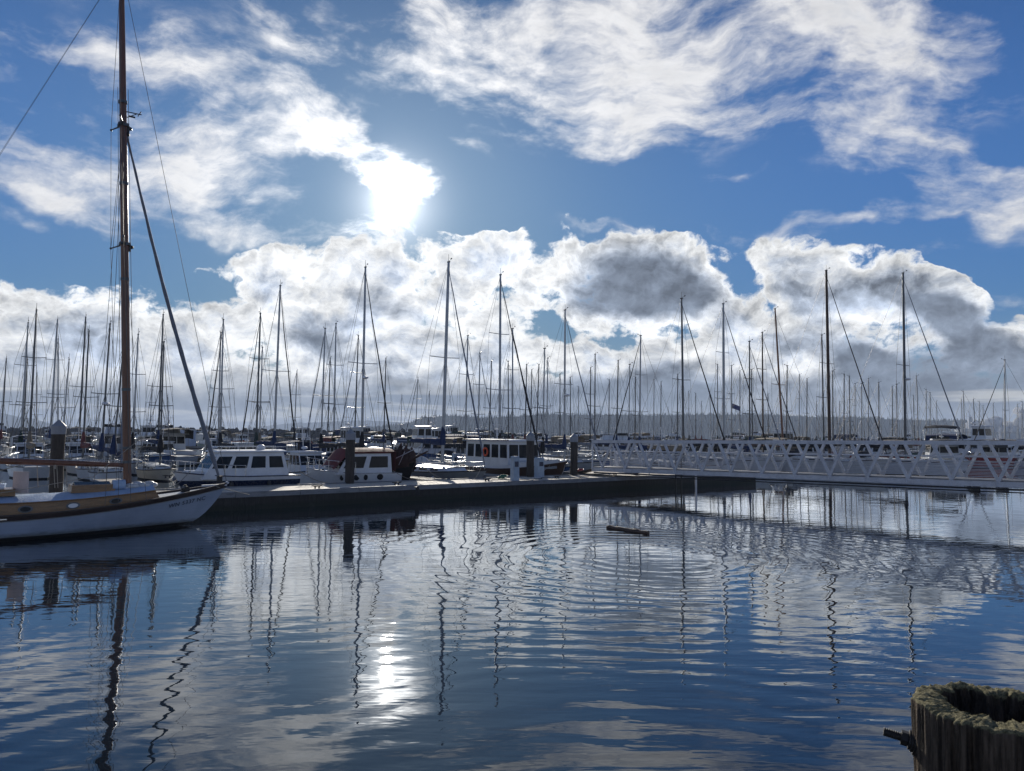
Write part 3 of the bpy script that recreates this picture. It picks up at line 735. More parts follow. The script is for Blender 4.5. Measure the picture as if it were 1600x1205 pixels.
# ------------------------------------------------------------------ boat builders (local x forward, y to port, z up from the waterline)
class Hull:
    def __init__(s, L, B, fm, fb, fs, ob, os_, tw, xm=0.45, full=2.2, sp=1.0):
        s.L, s.B, s.fm, s.fb, s.fs, s.ob, s.os, s.tw, s.xm, s.full, s.sp = L, B, fm, fb, fs, ob, os_, tw, xm, full, sp
    def sheer(s, t):
        if t > .42: return s.fm + (s.fb - s.fm) * ((t - .42) / .58) ** 1.9
        return s.fm + (s.fs - s.fm) * ((.42 - t) / .42) ** 2
    def half(s, t):
        if t < s.xm: f = s.tw + (1 - s.tw) * math.sin(math.pi / 2 * t / s.xm) ** .9
        else: f = 1 - ((t - s.xm) / (1 - s.xm)) ** s.full
        return max(0.0, f) * s.B / 2
    def pt(s, t, z, side=1):
        zs = s.sheer(t); v = min(1, max(0, z / zs))
        xh = -s.L / 2 + s.L * t; xl = -s.L / 2 + s.os + (s.L - s.os - s.ob) * t
        x = xl + (xh - xl) * v ** (1 + (s.sp - 1) * t)
        wl = .88 * (1 - .45 * t ** 3)
        w = wl + (1 - wl) * v ** .8
        if z < 0: w *= (1 + z * 1.6)
        return (x, side * s.half(t) * w, z)
    def at_x(s, x): return min(1, max(0, (x + s.L / 2) / s.L))
    def build(s, root, hm, deckm='gelold', railm=None, sm='boot', n=16, stripe=.10, rail_r=.035, hname='hull'):
        ts = [1 - (1 - i / n) ** 1.25 for i in range(n + 1)]
        def skin(zf):
            m = MB()
            for side in (1, -1): m.grid([[s.pt(t, z, side) for z in zf(s.sheer(t))] for t in ts])
            zz = zf(s.sheer(0)); pts = [s.pt(0, z, 1) for z in zz] + [s.pt(0, z, -1) for z in reversed(zz)]
            m.add(pts, [tuple(range(len(pts)))]); return m
        h = skin(lambda zs: [stripe + (zs - stripe) * f for f in (0, .1, .22, .36, .52, .7, .85, 1)]).build(hname, hm, root)
        skin(lambda zs: [-.3, -.1, 0, stripe]).build('waterline_stripe', sm, root)
        m = MB(); m.grid([[(lambda p: (p[0], p[1] * .985, p[2] - .03))(s.pt(t, s.sheer(t), 1)), (s.pt(t, s.sheer(t), 1)[0], 0, s.sheer(t) - .03 + s.half(t) * .05), (lambda p: (p[0], p[1] * .985, p[2] - .03))(s.pt(t, s.sheer(t), -1))] for t in ts])
        m.build('deck', deckm, root)
        if railm:
            m = MB()
            for side in (1, -1): m.tube([s.pt(t, s.sheer(t) + .0, side) for t in ts], rail_r, 5)
            m.build('toe_rail', railm, root)
        return h
def trunk(hull, root, x0, x1, wf, h0, h1, m, roofm=None, crown=.08, rake=.25, name='cabin', n=8, wmax=None):
    """low cabin trunk following the hull plan; returns object and a function giving side points"""
    def wd(x):
        w = hull.half(hull.at_x(x)) * wf
        return min(w, wmax) if wmax else w
    def zb(x): return hull.sheer(hull.at_x(x)) - .06
    def ht(x): f = (x - x0) / (x1 - x0); return h0 + (h1 - h0) * f
    b = MB(); rows = []
    for i in range(n + 1):
        x = x0 + (x1 - x0) * i / n; w = wd(x); xt = min(x, x1 - rake * (i / n)) if i else x
        rows.append([(x, -w, zb(x)), (xt, -w * .95, zb(x) + ht(x))])
    b.grid(rows, False); b.grid([[(p[0], -p[1], p[2]) for p in r] for r in rows], False)
    e = rows[-1]; s_ = rows[0]
    for q in (e, s_): b.add([q[0], q[1], (q[1][0], -q[1][1], q[1][2]), (q[0][0], -q[0][1], q[0][2])], [(0, 1, 2, 3)])
    cab = b.build(name, m, root)
    b = MB(); rr = []
    for i, r in enumerate(rows):
        x, y, z = r[1]; y *= 1.03
        rr.append([(x, y * f, z + crown * (1 - f * f) + .012) for f in (-1, -.8, -.4, 0, .4, .8, 1)])
    b.grid(rr); b.grid([[(p[0], p[1], p[2] - .045) for p in q] for q in rr])
    for e_ in (0, -1): b.add(list(rr[e_]) + [(p[0], p[1], p[2] - .045) for p in reversed(rr[e_])], [tuple(range(14))])
    for j in (0, -1): b.grid([[q[j] for q in rr], [(q[j][0], q[j][1], q[j][2] - .045) for q in rr]], False)
    b.build('cabin_top', roofm or m, root)
    def side(x, f, s, out=.012): w = wd(x); return (x, s * (w * (1 - .05 * f) + out), zb(x) + ht(x) * f)
    return cab, side, (lambda x: zb(x) + ht(x) + crown)
def trunk_windows(cab, side, spans, f0=.35, f1=.75, m='glass', both=True, slant=.0):
    for (a, b_) in spans:
        for s in ((1, -1) if both else (-1,)):
            q = MB(); o = [side(a + slant, f0, s), side(b_ - slant, f0, s), side(b_, f1, s), side(a, f1, s)]
            i_ = [side(a + slant, f0, s, -.02), side(b_ - slant, f0, s, -.02), side(b_, f1, s, -.02), side(a, f1, s, -.02)]
            q.add(o + i_, [(0, 1, 2, 3), (7, 6, 5, 4), (0, 4, 5, 1), (1, 5, 6, 2), (2, 6, 7, 3), (3, 7, 4, 0)]); q.build('window', m, cab)
def rail(root, hull, t0, t1, h=.6, m='steel', r=.014, n=7, name='rail', inset=.94, wires=(1.0, .55), bow=False):
    b = MB()
    for s in (1, -1):
        ps = []
        for i in range(n):
            t = t0 + (t1 - t0) * i / (n - 1); p = hull.pt(t, hull.sheer(t), s); ps.append(Vector((p[0], p[1] * inset, p[2])))
        for p in ps: b.tube([p, p + Vector((0, 0, h))], r * 1.1, 4)
        for wf in wires: b.tube([p + Vector((0, 0, h * wf)) for p in ps], r if wf == 1 else r * .7, 4)
    if bow:
        p = hull.pt(t1, hull.sheer(t1), 1); q = hull.pt(t1, hull.sheer(t1), -1); f = Vector((hull.L / 2 + .05, 0, hull.sheer(1) + h))
        b.tube([Vector(p) + Vector((0, 0, h)), f, Vector(q) + Vector((0, 0, h))], r, 5)
    return b.build(name, m, root)
def mast_rig(root, hull, mx, zbase, H, rake=(0, 0), mr=.085, mm='alu', spr=(.5,), spw=1.0, boomL=4.0, boomz=None, boomm='alu', cover=None, furl=None, furl_top=.97, bow_x=None,
             lod=0, wires=True, top_gear=True, wr=.011, radar=False, stern_x=None, sprm=None, hoist=None):
    """mast, spreaders, boom with sail cover, furled headsail and wires. rake is the lean of the masthead in local x and y"""
    base = Vector((mx, 0, zbase)); top = Vector((mx + rake[0], rake[1], H))
    def m_at(f): return base.lerp(top, f)
    b = MB(); k = 8 if lod == 0 else 6
    b.tube([base, m_at(.35), m_at(.75), top], [mr, mr, mr * .92, mr * .72], k, squash=1.0)
    ms = b.build('mast', mm, root)
    bx = hull.L / 2 - .15 if bow_x is None else bow_x
    sx = -hull.L / 2 + .1 if stern_x is None else stern_x
    bz = hull.sheer(1) + .1
    # spreaders
    sp = []
    b = MB()
    for i, f in enumerate(spr):
        p = m_at(f); w = spw * (1 - .18 * i)
        b.tube([p + Vector((-.12, -w, .06)), p, p + Vector((-.12, w, .06))], .028 if lod == 0 else .035, 5); sp.append((p, w))
    b.build('spreader', sprm or mm, ms)
    if top_gear:
        b = MB(); b.tube([top, top + Vector((0, 0, .55))], .014, 4); b.tube([top + Vector((-.02, 0, .12)), top + Vector((.34, 0, .16))], .012, 4); b.box(top + Vector((0, 0, .03)), (.24, .1, .08)); b.box(top + Vector((.34, 0, .2)), (.12, .04, .07))
        b.build('masthead_gear', 'blackp', ms)
    if radar:
        p = m_at(.42); b = MB(); b.sphere(p + Vector((.32, 0, .1)), .26, 12, 6, (1, 1, .45)); b.box(p + Vector((.14, 0, 0)), (.3, .1, .05)); b.build('radome', 'whitevinyl', ms)
    if boomL:
        z = boomz if boomz else zbase + 1.0
        f = (z - zbase) / (H - zbase); p0 = m_at(f); p1 = Vector((mx - boomL, 0, z + .12))
        b = MB(); b.tube([p0, p1], .055, 7); bo = b.build('boom', boomm, root)
        if cover:
            b = MB(); pts, rs = [], []
            for i in range(11):
                g = i / 10; pts.append(p0.lerp(p1, g) + Vector((0, math.sin(i * 2.1) * .015, .16 - .07 * g + .02 * math.sin(i * 1.9)))); rs.append((.23 - .11 * g) * (1 + .07 * math.sin(i * 2.7)))
            b.tube(pts, rs, 9, squash=1.15)
            b.tube([p0 + Vector((-.04, 0, -.05)), p0 + Vector((-.03, 0, .5)), p0 + Vector((0, 0, .85)), p0 + Vector((.02, 0, 1.25))], [.19, .20, .14, .09], 9)
            b.build('sail_cover', cover, bo)
    if furl:
        a = m_at(furl_top); c = Vector((bx, 0, bz)); b = MB(); pts = [a.lerp(c, i / 8) + Vector((0, .02 * math.sin(i * 2), 0)) for i in range(9)]
        b.tube(pts, [.015, .032, .036, .042, .046, .052, .056, .058, .03], 7); b.build('furled_jib', furl, root)
    if wires:
        b = MB(); chain = []
        cy = hull.half(hull.at_x(mx)) * .93; cz = hull.sheer(hull.at_x(mx))
        for s in (1, -1):
            last = top
            for p, w in reversed(sp):
                q = p + Vector((-.12, s * w, .06)); chain.append((last, q)); last = q
            chain.append((last, Vector((mx - .1, s * cy, cz))))
            chain.append((m_at(spr[0] if spr else .6), Vector((mx + .35, s * cy, cz))))
            chain.append((m_at(spr[0] if spr else .6), Vector((mx - .45, s * cy, cz))))
        chain.append((top, Vector((sx, 0, hull.sheer(0) + .1))))
        chain.append((m_at(.97), Vector((bx, 0, bz))))
        for a, c in chain: b.tube([a, c], wr, 4, caps=False)
        if hoist: 
            for o in (.12, -.14): b.tube([m_at(.97) + Vector((o, o, 0)), m_at(.05) + Vector((o * 1.4, o, 0))], wr, 4, caps=False)
        b.build('rigging', 'wire', root)
    return ms
def sailboat(loc, heading, L, H, label=None, group=None, hm='gel', cover='canvasblue', furl='sailcloth', rake=(0, 0), spr=(.5,), mm='alu', lod=0, radar=False, dodger=None, B=None, mr=None, railm='toerail', deckm='gelold', cabm='gelold',
             mizzen=False, bimini=None, stern=.55, name='sailboat', mpos=.08, wr=.011, boomz=None, flagm=None, fenders=0, cat='sailboat', boat_fb=None, baseoff=0.0, top_gear=True):
    """loc = foot of the mast on the water plane"""
    t = thing(name, (loc[0], loc[1], 0), heading, label, cat, group)
    B = B or L * .30
    mx = L * mpos
    fbm = boat_fb or .075 * L + .12
    hl = Hull(L, B, fbm, fbm * 1.32, fbm * 1.05, L * .10, L * .06, stern)
    sub = t
    off = bpy.data.objects.new('x', None)       # shift so that the mast foot sits at the origin
    bpy.data.objects.remove(off)
    hl.build(sub, hm, deckm, railm, n=14 if lod == 0 else 9)
    cab, side, top = trunk(hl, sub, -L * .20, L * .24, .58, .42, .26, cabm, rake=.35)
    if lod < 2:
        sp = [(-L * .16, -L * .06), (-L * .03, L * .05), (L * .08, L * .15)] if lod == 0 else [(-L * .16, L * .02), (L * .05, L * .14)]
        trunk_windows(cab, side, sp, .38, .74)
    # cockpit coaming
    b = MB(); zc = hl.sheer(.2)
    for s in (1, -1): b.box((-L * .33, s * B * .24, zc + .1), (L * .24, .07, .24))
    b.build('coaming', cabm, sub)
    zb = top(mx) - .05 + baseoff
    mast_rig(sub, hl, mx, zb, H, rake, mr or (.0058 * H), mm, spr, .085 * L + .15, L * .34, boomz or zb + .95, mm, cover, furl, lod=lod, wr=wr, radar=radar, wires=lod < 3, top_gear=top_gear)
    if mizzen:
        ms = mast_rig(sub, hl, -L * .34, hl.sheer(.15) + .1, H * .66, (rake[0] * .6, 0), .0045 * H, mm, (.55,), .5, L * .18, hl.sheer(.15) + 1.6, mm, cover, None, lod=lod, wr=wr, wires=False, top_gear=False); ms.name = 'mizzen_mast'
    if lod < 2: rail(sub, hl, .03, .93, .58, r=.013 if lod == 0 else .02, n=8 if lod == 0 else 5, name='lifeline', bow=True, wires=(1.0, .5) if lod == 0 else (1.0,))
    if dodger:
        b = MB(); w = B * .30; z = top(-L * .2) - .1; rows = []
        for i in range(5):
            f = i / 4; x = -L * .17 - .9 * f; zz = z + .62 * math.sin(min(1, f * 1.6) * math.pi / 2)
            rows.append([(x, w * math.sin(a), z + (zz - z) * (max(0, math.cos(a)) ** .5)) for a in [-math.pi / 2 + math.pi * k / 8 for k in range(9)]])
        b.grid(rows); b.build('dodger', dodger, sub)
    if bimini:
        b = MB(); z = hl.sheer(.1) + 1.95; w = B * .34; x0, x1 = -L * .47, -L * .24
        b.grid([[(x0 + (x1 - x0) * i / 4, w * (k / 3 - 1), z + .16 * (1 - (k / 3 - 1) ** 2) + .05 * math.sin(math.pi * i / 4)) for k in range(7)] for i in range(5)]); bi = b.build('bimini', bimini, sub)
        b = MB()
        for s in (1, -1):
            for x in (x0, (x0 + x1) / 2, x1): b.tube([((x0 + x1) / 2, s * w, hl.sheer(.1)), (x, s * w, z)], .018, 4)
        b.build('bimini_frame', 'steel', bi)
    if flagm:
        b = MB(); p = Vector((-L / 2 + .1, 0, hl.sheer(0))); b.tube([p, p + Vector((-.25, 0, 1.7))], .015, 4); fl = b.build('flag_staff', 'steel', sub)
        b = MB(); b.grid([[tuple(p + Vector((-.25 - .14 * i, .05 * math.sin(i), 1.65 - .25 * i * .3 - .1 * j))) for j in range(5)] for i in range(5)]); b.build('flag', flagm, fl)
    for i in range(fenders):
        tt = .3 + .4 * i / max(1, fenders - 1); p = Vector(hl.pt(tt, .45, -1)) + Vector((0, -.13, 0)); b = MB()
        b.tube([p + Vector((0, 0, -.28)), p + Vector((0, 0, -.2)), p + Vector((0, 0, .2)), p + Vector((0, 0, .28))], [.04, .11, .11, .04], 8); b.build('fender', 'whitevinyl', sub)
    # move everything so the origin is the mast foot
    for c in t.children: c.location.x -= mx
    t['mast_x'] = mx; del t['mast_x']
    return t, hl, mx
def house(root, x0, x1, w, z0, h, rf=.5, rb=.1, m='gel', nside=3, over=.15, roofm='gel', taper=.9, f0=.42, f1=.86, front=True, back=True, name='cabin', roofname='roof', glass='glass', roof_t=.07, frames=False, back_over=0.0):
    """deckhouse with raked windscreen, windows each on its own, overhanging roof"""
    b = MB(); wt = w * taper
    v = [(x0, -w, z0), (x1, -w, z0), (x1, w, z0), (x0, w, z0), (x0 + rb, -wt, z0 + h), (x1 - rf, -wt, z0 + h), (x1 - rf, wt, z0 + h), (x0 + rb, wt, z0 + h)]
    b.add(v, [(3, 2, 1, 0), (4, 5, 6, 7), (0, 1, 5, 4), (1, 2, 6, 5), (2, 3, 7, 6), (3, 0, 4, 7)]); cab = b.build(name, m, root)
    def S(x_f, f, s, out): # side surface
        xa = x0 + rb * f; xb = x1 - rf * f; return Vector((xa + (xb - xa) * x_f, s * (w + (wt - w) * f + out), z0 + h * f))
    def slab(o, i_, mm):
        q = MB(); q.add(o + i_, [(0, 1, 2, 3), (7, 6, 5, 4), (0, 4, 5, 1), (1, 5, 6, 2), (2, 6, 7, 3), (3, 7, 4, 0)]); return q.build('window', mm, cab)
    for s in (1, -1):
        for k in range(nside):
            a = (k + .12) / nside * .97 + .02; c = (k + .90) / nside * .97 + .02
            slab([S(a, f0, s, .012), S(c, f0, s, .012), S(c, f1, s, .012), S(a, f1, s, .012)], [S(a, f0, s, -.02), S(c, f0, s, -.02), S(c, f1, s, -.02), S(a, f1, s, -.02)], glass)
    def F(yf, f, x_at, slope, out): ww = (w + (wt - w) * f); return Vector((x_at + slope * f + out, ww * yf, z0 + h * f))
    for on, xa, sl, o in ((front, x1, -rf, .012), (back, x0, rb, -.012)):
        if not on: continue
        for (ya, yb) in ((-.93, -.36), (-.30, .30), (.36, .93)):
            slab([F(ya, f0, xa, sl, o), F(yb, f0, xa, sl, o), F(yb, f1, xa, sl, o), F(ya, f1, xa, sl, o)], [F(ya, f0, xa, sl, -o * 2), F(yb, f0, xa, sl, -o * 2), F(yb, f1, xa, sl, -o * 2), F(ya, f1, xa, sl, -o * 2)], glass)
    b = MB(); xa, xb = x0 + rb - over - back_over, x1 - rf + over; W_ = wt + over * .8; n = 6
    def rw(dz, ins): return [[(xa + ins + (xb - xa - 2 * ins) * i / 8, (W_ - ins) * (k / n * 2 - 1), z0 + h + dz + (.05 * (1 - (k / n * 2 - 1) ** 2) if dz > .02 else 0)) for k in range(n + 1)] for i in range(9)]
    b.grid(rw(roof_t, .04)); b.grid(rw(.004, 0))
    e1, e2 = rw(roof_t, .04), rw(.004, 0)
    for j in (0, -1): b.grid([[r[j] for r in e1], [r[j] for r in e2]], False); b.grid([e1[j], e2[j]], False)
    rf_ = b.build(roofname, roofm, root)
    return cab, rf_, z0 + h + roof_t
def motorboat(loc, heading, L, label=None, group=None, hm='gel', kind='cruiser', roofm='gel', canvas=None, sm='boot', lod=0, railm='blackp', name='motorboat', cat='motorboat', housem='gel', seed=0, rig=True):
    t = thing(name, (loc[0], loc[1], 0), heading, label, cat, group); rg = random.Random(seed)
    B = L * .34
    fb = .085 * L + .25
    hl = Hull(L, B, fb, fb * 1.42, fb * .95, L * .09, .05, .88, .42, 2.6)
    hl.build(t, hm, 'gelold', railm, sm, n=12 if lod == 0 else 8)
    z = fb - .05; w = B * .36
    if kind == 'cruiser':
        c, r_, zt = house(t, -L * .12, L * .22, w, z, 1.35, .75, .15, housem, 3, .15, roofm)
    elif kind == 'pilothouse':
        c, r_, zt = house(t, -L * .30, L * .17, w, z, 1.65, .45, .05, housem, 4, .2, roofm)
    elif kind == 'trawler':
        c, r_, zt = house(t, -L * .30, L * .10, w, z, 1.45, .2, .05, housem, 4, .3, roofm, back_over=L * .08)
        house(t, -L * .02, L * .12, w * .72, z + 1.3, 1.55, .15, .05, housem, 2, .2, roofm, name='wheelhouse', roofname='wheelhouse_roof')
        zt += 1.5
    else:  # flybridge
        c, r_, zt = house(t, -L * .24, L * .18, w, z, 1.5, .6, .1, housem, 3, .25, roofm, back_over=L * .06)
        b = MB(); b.box((-L * .04, 0, zt + .28), (L * .22, w * 1.5, .55), taper=(.92, .9)); b.build('flybridge', housem, t)
        b = MB(); b.box((L * .075, 0, zt + .68), (.05, w * 1.25, .3)); b.build('windscreen', 'glass', t)
        zt += .6
    if canvas:
        b = MB(); x0, x1 = -L * .46, -L * .14; zc = z + 1.95; n = 6
        b.grid([[(x0 + (x1 - x0) * i / 5, w * 1.05 * (k / 3 - 1), zc + .15 * (1 - (k / 3 - 1) ** 2) - .12 * abs(i / 5 - .6)) for k in range(7)] for i in range(6)])
        b.grid([[(x0 + (x1 - x0) * i / 5, w * 1.05, zc - .12 * abs(i / 5 - .6) - j * .8) for j in range(2)] for i in range(6)], False); b.grid([[(x0 + (x1 - x0) * i / 5, -w * 1.05, zc - .12 * abs(i / 5 - .6) - j * .8) for j in range(2)] for i in range(6)], False)
        b.build('canvas_top', canvas, t)
    if rig:
        b = MB(); xm = -L * .05; b.tube([(xm, 0, zt), (xm - .2, 0, zt + 1.6)], .03, 5); b.tube([(xm - .1, -.5, zt + .9), (xm - .1, .5, zt + .9)], .02, 4); b.tube([(xm, .5, zt), (xm - .4, .5, zt + 2.6)], .012, 4); b.build('antenna', 'whitevinyl', t)
        b = MB(); b.sphere((xm + .2, 0, zt + .22), .22, 10, 6, (1, 1, .5)); b.build('radome', 'whitevinyl', t)
    rail(t, hl, .45, .97, .6, r=.016 if lod == 0 else .024, n=7 if lod == 0 else 4, name='bow_rail', bow=True, wires=(1.0,))
    return t, hl, zt
# ------------------------------------------------------------------ the wooden sailboat in front of the dock
def hero():
    HB = Vector((-11.0, 29.5, 0)); u = DU.copy()
    L, B = 13.0, 3.3
    ctr = HB - u * (L / 2); mxl = L / 2 - 3.53
    t = thing('wooden_sailboat', (ctr.x, ctr.y, 0), DANG, 'pale blue wooden sailboat with varnished cabin side, tall wood mast and furled staysail', 'sailboat')
    hl = Hull(L, B, .80, 1.50, .85, 1.75, 1.2, .35, .42, 2.3, sp=.50)
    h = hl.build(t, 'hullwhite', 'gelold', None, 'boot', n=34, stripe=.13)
    # dark rubbing band and cap along the sheer
    b = MB(); ts = [1 - (1 - i / 34) ** 1.25 for i in range(35)]
    for s in (1, -1):
        rows = []
        for q in ts:
            zs = hl.sheer(q); a = Vector(hl.pt(q, zs - .135, s)); c = Vector(hl.pt(q, zs, s)); o = Vector((0, s * .028, 0))
            rows.append([a + o * .2, a + o, c + o + Vector((0, 0, .01)), c + o + Vector((0, 0, .05)), c + Vector((0, -s * .07, .05)), c + Vector((0, -s * .07, -.03))])
        b.grid(rows, False)
    b.build('toe_rail', 'toerail', t)
    b = MB()
    for s in (1, -1): b.tube([Vector(hl.pt(q, hl.sheer(q) - .15, s)) + Vector((0, s * .012, 0)) for q in ts], .014, 5)
    b.build('rub_strake', 'whaler', t)
    # cabin
    x1 = L / 2 - 2.55
    cab, side, top = trunk(hl, t, -4.6, x1, .66, .50, .36, 'varnish', 'tarp', crown=.17, rake=.2, n=14, wmax=1.08)
    for (xx, m_) in ((-1.6, 'whitevinyl'), (-.2, 'glass'), (1.15, 'whitevinyl'), (2.45, 'glass'), (-3.0, 'glass')):
        for s in (1, -1):
            ring = MB(); pn = MB(); n = 16; f = .5; pr = []; pi_ = []; po = []
            for k in range(n):
                a = 2 * math.pi * k / n; q = Vector(side(xx + .21 * math.cos(a), .5 + .26 * math.sin(a), s, .03)); pr.append(q); pi_.append(Vector(side(xx + .15 * math.cos(a), .5 + .18 * math.sin(a), s, .034))); po.append(Vector(side(xx + .21 * math.cos(a), .5 + .26 * math.sin(a), s, -.01)))
            ring.grid([po, pr, pi_], False, True); rg_ = ring.build('porthole', 'alud', cab)
            pn.add([Vector(side(xx + .155 * math.cos(2 * math.pi * k / n), .5 + .185 * math.sin(2 * math.pi * k / n), s, .022)) for k in range(n)], [tuple(range(n))]); pn.build('porthole_glass', m_, cab)
    b = MB()
    for s in (1, -1):
        b.tube([Vector(side(-4.6 + (x1 + 4.4) * i / 14, 1.0, s, .02)) + Vector((0, 0, -.02)) for i in range(15)], .028, 6)
        b.tube([Vector(side(-4.6 + (x1 + 4.5) * i / 14, 0.06, s, .02)) for i in range(15)], .03, 6)
    b.build('cabin_moulding', 'varnish', t)
    # raised lighter panel amidships: hatch box, slide, skylight
    zt = top
    b = MB(); b.box((mxl - 1.15, 0, zt(mxl - 1.2) + .10), (1.35, .95, .26), taper=(.96, .92)); sk = b.build('skylight', 'varnish', t)
    for s in (-1, 1):
        b = MB(); b.box((mxl - 1.15, s * .22, zt(mxl - 1.2) + .255), (1.1, .34, .03), rot=Euler((-s * .25, 0, 0)).to_matrix()); b.build('skylight_pane', 'glass', sk)
    b = MB(); b.box((-2.4, 0, zt(-2.4) + .09), (3.9, 1.0, .22)); b.build('companionway', 'varnish', t)
    b = MB(); b.tube([(-4.4, -.32, zt(-4) + .30), (-2.5, -.34, zt(-2.5) + .30), (-.75, -.36, zt(-1) + .30)], [.11, .12, .10], 10); rs = b.build('rolled_awning', 'whitevinyl', t)
    b = MB()
    for xx in (-2.3, -1.0, -3.5):
        b = MB(); b.tube([(xx + .12 * math.cos(k), -.33 + .145 * math.cos(k * 1.0) * 0 + .14 * math.sin(k), zt(xx) + .30 + .14 * math.cos(k)) for k in [j * .52 for j in range(13)]], .02, 5); b.build('tie_strap', 'blackp', rs)
    
    b = MB(); b.box((-.28, -.12, zt(0) + .43), (.035, .62, .70), rot=Euler((0, 0, R(38))).to_matrix()); bd = b.build('washboard', 'board', t)
    b = MB()
    for yy in (-.05, .28): b.tube([(-.30, -.3 + yy, zt(0) + .2), (-.34, -.3 + yy, zt(0) + .2)], .02, 6)
    # white canister and folded cover near the mast
    b = MB(); b.tube([(mxl - .55, -.35, zt(mxl) + .12), (mxl - .15, -.35, zt(mxl) + .12)], .17, 14); b.build('life_raft_canister', 'tarp', t)
    b = MB(); rg = random.Random(4)
    for i in range(7): b.sphere((mxl + .05 + i * .13, -.16 + rg.uniform(-.12, .12), zt(mxl) + .04 + rg.uniform(0, .05)), rg.uniform(.12, .19), 9, 6, (1.2, 1, .7))
    b.build('sail_bundle', 'gelold', t)
    # fore hatch with curved white lid
    xf = x1 - .95; b = MB(); rows = []
    for i in range(2):
        rows.append([(xf - .55 + i * 1.15, .38 * math.sin(a), zt(xf) - .12 + .24 * math.cos(a)) for a in [-1.57 + 3.14 * k / 10 for k in range(11)]])
    b.grid(rows); b.add(rows[0], [tuple(range(11))]); b.add(rows[1], [tuple(range(11))]); fh = b.build('fore_hatch', 'gel', t)
    b = MB(); b.grid([[(xf - .575 + .05 * i, .41 * math.sin(a), zt(xf) - .12 + .27 * math.cos(a)) for a in [-1.57 + 3.14 * k / 10 for k in range(11)]] for i in range(2)]); b.add([(xf - .57, .41 * math.sin(a), zt(xf) - .12 + .27 * math.cos(a)) for a in [-1.57 + 3.14 * k / 10 for k in range(11)]], [tuple(range(11))]); b.build('hatch_end', 'varnish', fh)
    # windlass, bitts, bow roller
    xw = L / 2 - 1.55; zw = hl.sheer(hl.at_x(xw))
    b = MB(); b.tube([(xw, -.22, zw + .12), (xw, .22, zw + .12)], [.10, .10], 10); b.box((xw, 0, zw + .05), (.28, .2, .16)); b.tube([(xw, 0, zw + .1), (xw, 0, zw + .26)], .05, 8); b.build('windlass', 'iron', t)
    b = MB(); b.box((L / 2 - .5, 0, hl.sheer(.97) + .02), (.9, .16, .06)); b.tube([(L / 2 - .02, -.08, hl.sheer(1) + .04), (L / 2 - .02, .08, hl.sheer(1) + .04)], .05, 8); b.build('bow_roller', 'galv', t)
    # mast: rake so the head stands where it should
    zb = zt(mxl) - .1; H = 20.6
    def lean(k):
        p = Matrix.Rotation(DANG, 3, 'Z') @ Vector((mxl - k, 0, H)) + Vector((ctr.x, ctr.y, 0)); return proj(p)[0]
    k = 0.0
    while lean(k) > 190 and k < 3: k += .02
    base = Vector((mxl, 0, zb)); topv = Vector((mxl - k, 0, H))
    def mz(z): return base.lerp(topv, (z - zb) / (H - zb))
    b = MB(); b.tube([mz(zb + (H - zb) * f) for f in (0, .1, .3, .5, .7, .85, 1)], [.135, .14, .14, .135, .125, .11, .08], 16); ms = b.build('mast', 'spruce', t)
    z1 = 3.6 + (669 - 377) / 1180 * 27.0; z2 = 3.6 + (669 - 186) / 1180 * 27.0
    for z, w in ((z1, 1.15), (z2, .85)):
        b = MB(); p = mz(z)
        for s in (1, -1): b.tube([p, p + Vector((-.25, s * w, .02))], [.035, .022], 6); b.sphere(p + Vector((-.25, s * w, .02)), .045, 8, 5)
        b.box(p, (.34, .34, .1)); b.build('spreader', 'alud', ms)
        b = MB(); b.box(p + Vector((.15, 0, -.12)), (.12, .1, .25)); b.sphere(p + Vector((.24, 0, -.08)), .07, 8, 5); b.build('deck_light', 'blackp', ms)
    zr = 3.6 + (669 - 163) / 1180 * 27.0; p = mz(zr); b = MB()
    b.tube([p, p + Vector((.62, 0, .02))], .02, 5); b.tube([p + Vector((0, 0, -.3)), p + Vector((.45, 0, 0))], .016, 5); b.box(p + Vector((.3, 0, -.14)), (.22, .05, .05)); b.tube([p + Vector((.55, -.25, .03)), p + Vector((.55, .25, .03))], .018, 5); b.build('wind_gear_bracket', 'blackp', ms)
    b = MB()
    for zz in (2.4, 2.9, 5.0, 9.0, 12.5, 15.5): b.tube([mz(zz - .05), mz(zz + .05)], .152, 16)
    b.build('mast_band', 'alud', ms)
    # boom
    p0 = mz(2.28) + Vector((-.1, 0, 0)); p1 = Vector((mxl - 6.2, 0, 2.62)); b = MB(); b.tube([p0, p0.lerp(p1, .5), p1], [.075, .105, .09], 12); bo = b.build('boom', 'spruce', t)
    b = MB(); b.tube([p0 + Vector((.05, 0, .14)), p0.lerp(p1, .25) + Vector((0, 0, .13))], .014, 5); b.tube([p0.lerp(p1, .1) + Vector((0, 0, .1)), p1 + Vector((0, 0, .1))], .012, 5); b.build('boom_track', 'steel', bo)
    b = MB()
    for f in (.30, .36, .345, .44): b.tube([p0.lerp(p1, f), p0.lerp(p1, f) + Vector((.06, -.1, -.85))], .013, 5)
    b.box(p0.lerp(p1, .36) + Vector((.04, -.05, -.14)), (.06, .06, .14)); b.build('mainsheet', 'rope', bo)
    # furled staysail on the forestay
    a = mz(z2 - .35) + Vector((.12, 0, 0)); c = Vector((L / 2 - .35, 0, hl.sheer(.98) + .35)); b = MB(); pts, rs = [], []
    for i in range(40):
        f = i / 39; pts.append(a.lerp(c, f) + Vector((0, .012 * math.sin(i * 1.3), 0)) + Vector((-.12 * math.sin(math.pi * f), 0, -.12 * math.sin(math.pi * f)))); rs.append((.035 + .050 * min(1, f * 1.3)) * (1 + .10 * math.sin(i * 1.9)) * (1 if f < .96 else .6))
    b.tube(pts, rs, 10); fj = b.build('furled_jib', 'sailcloth', t)
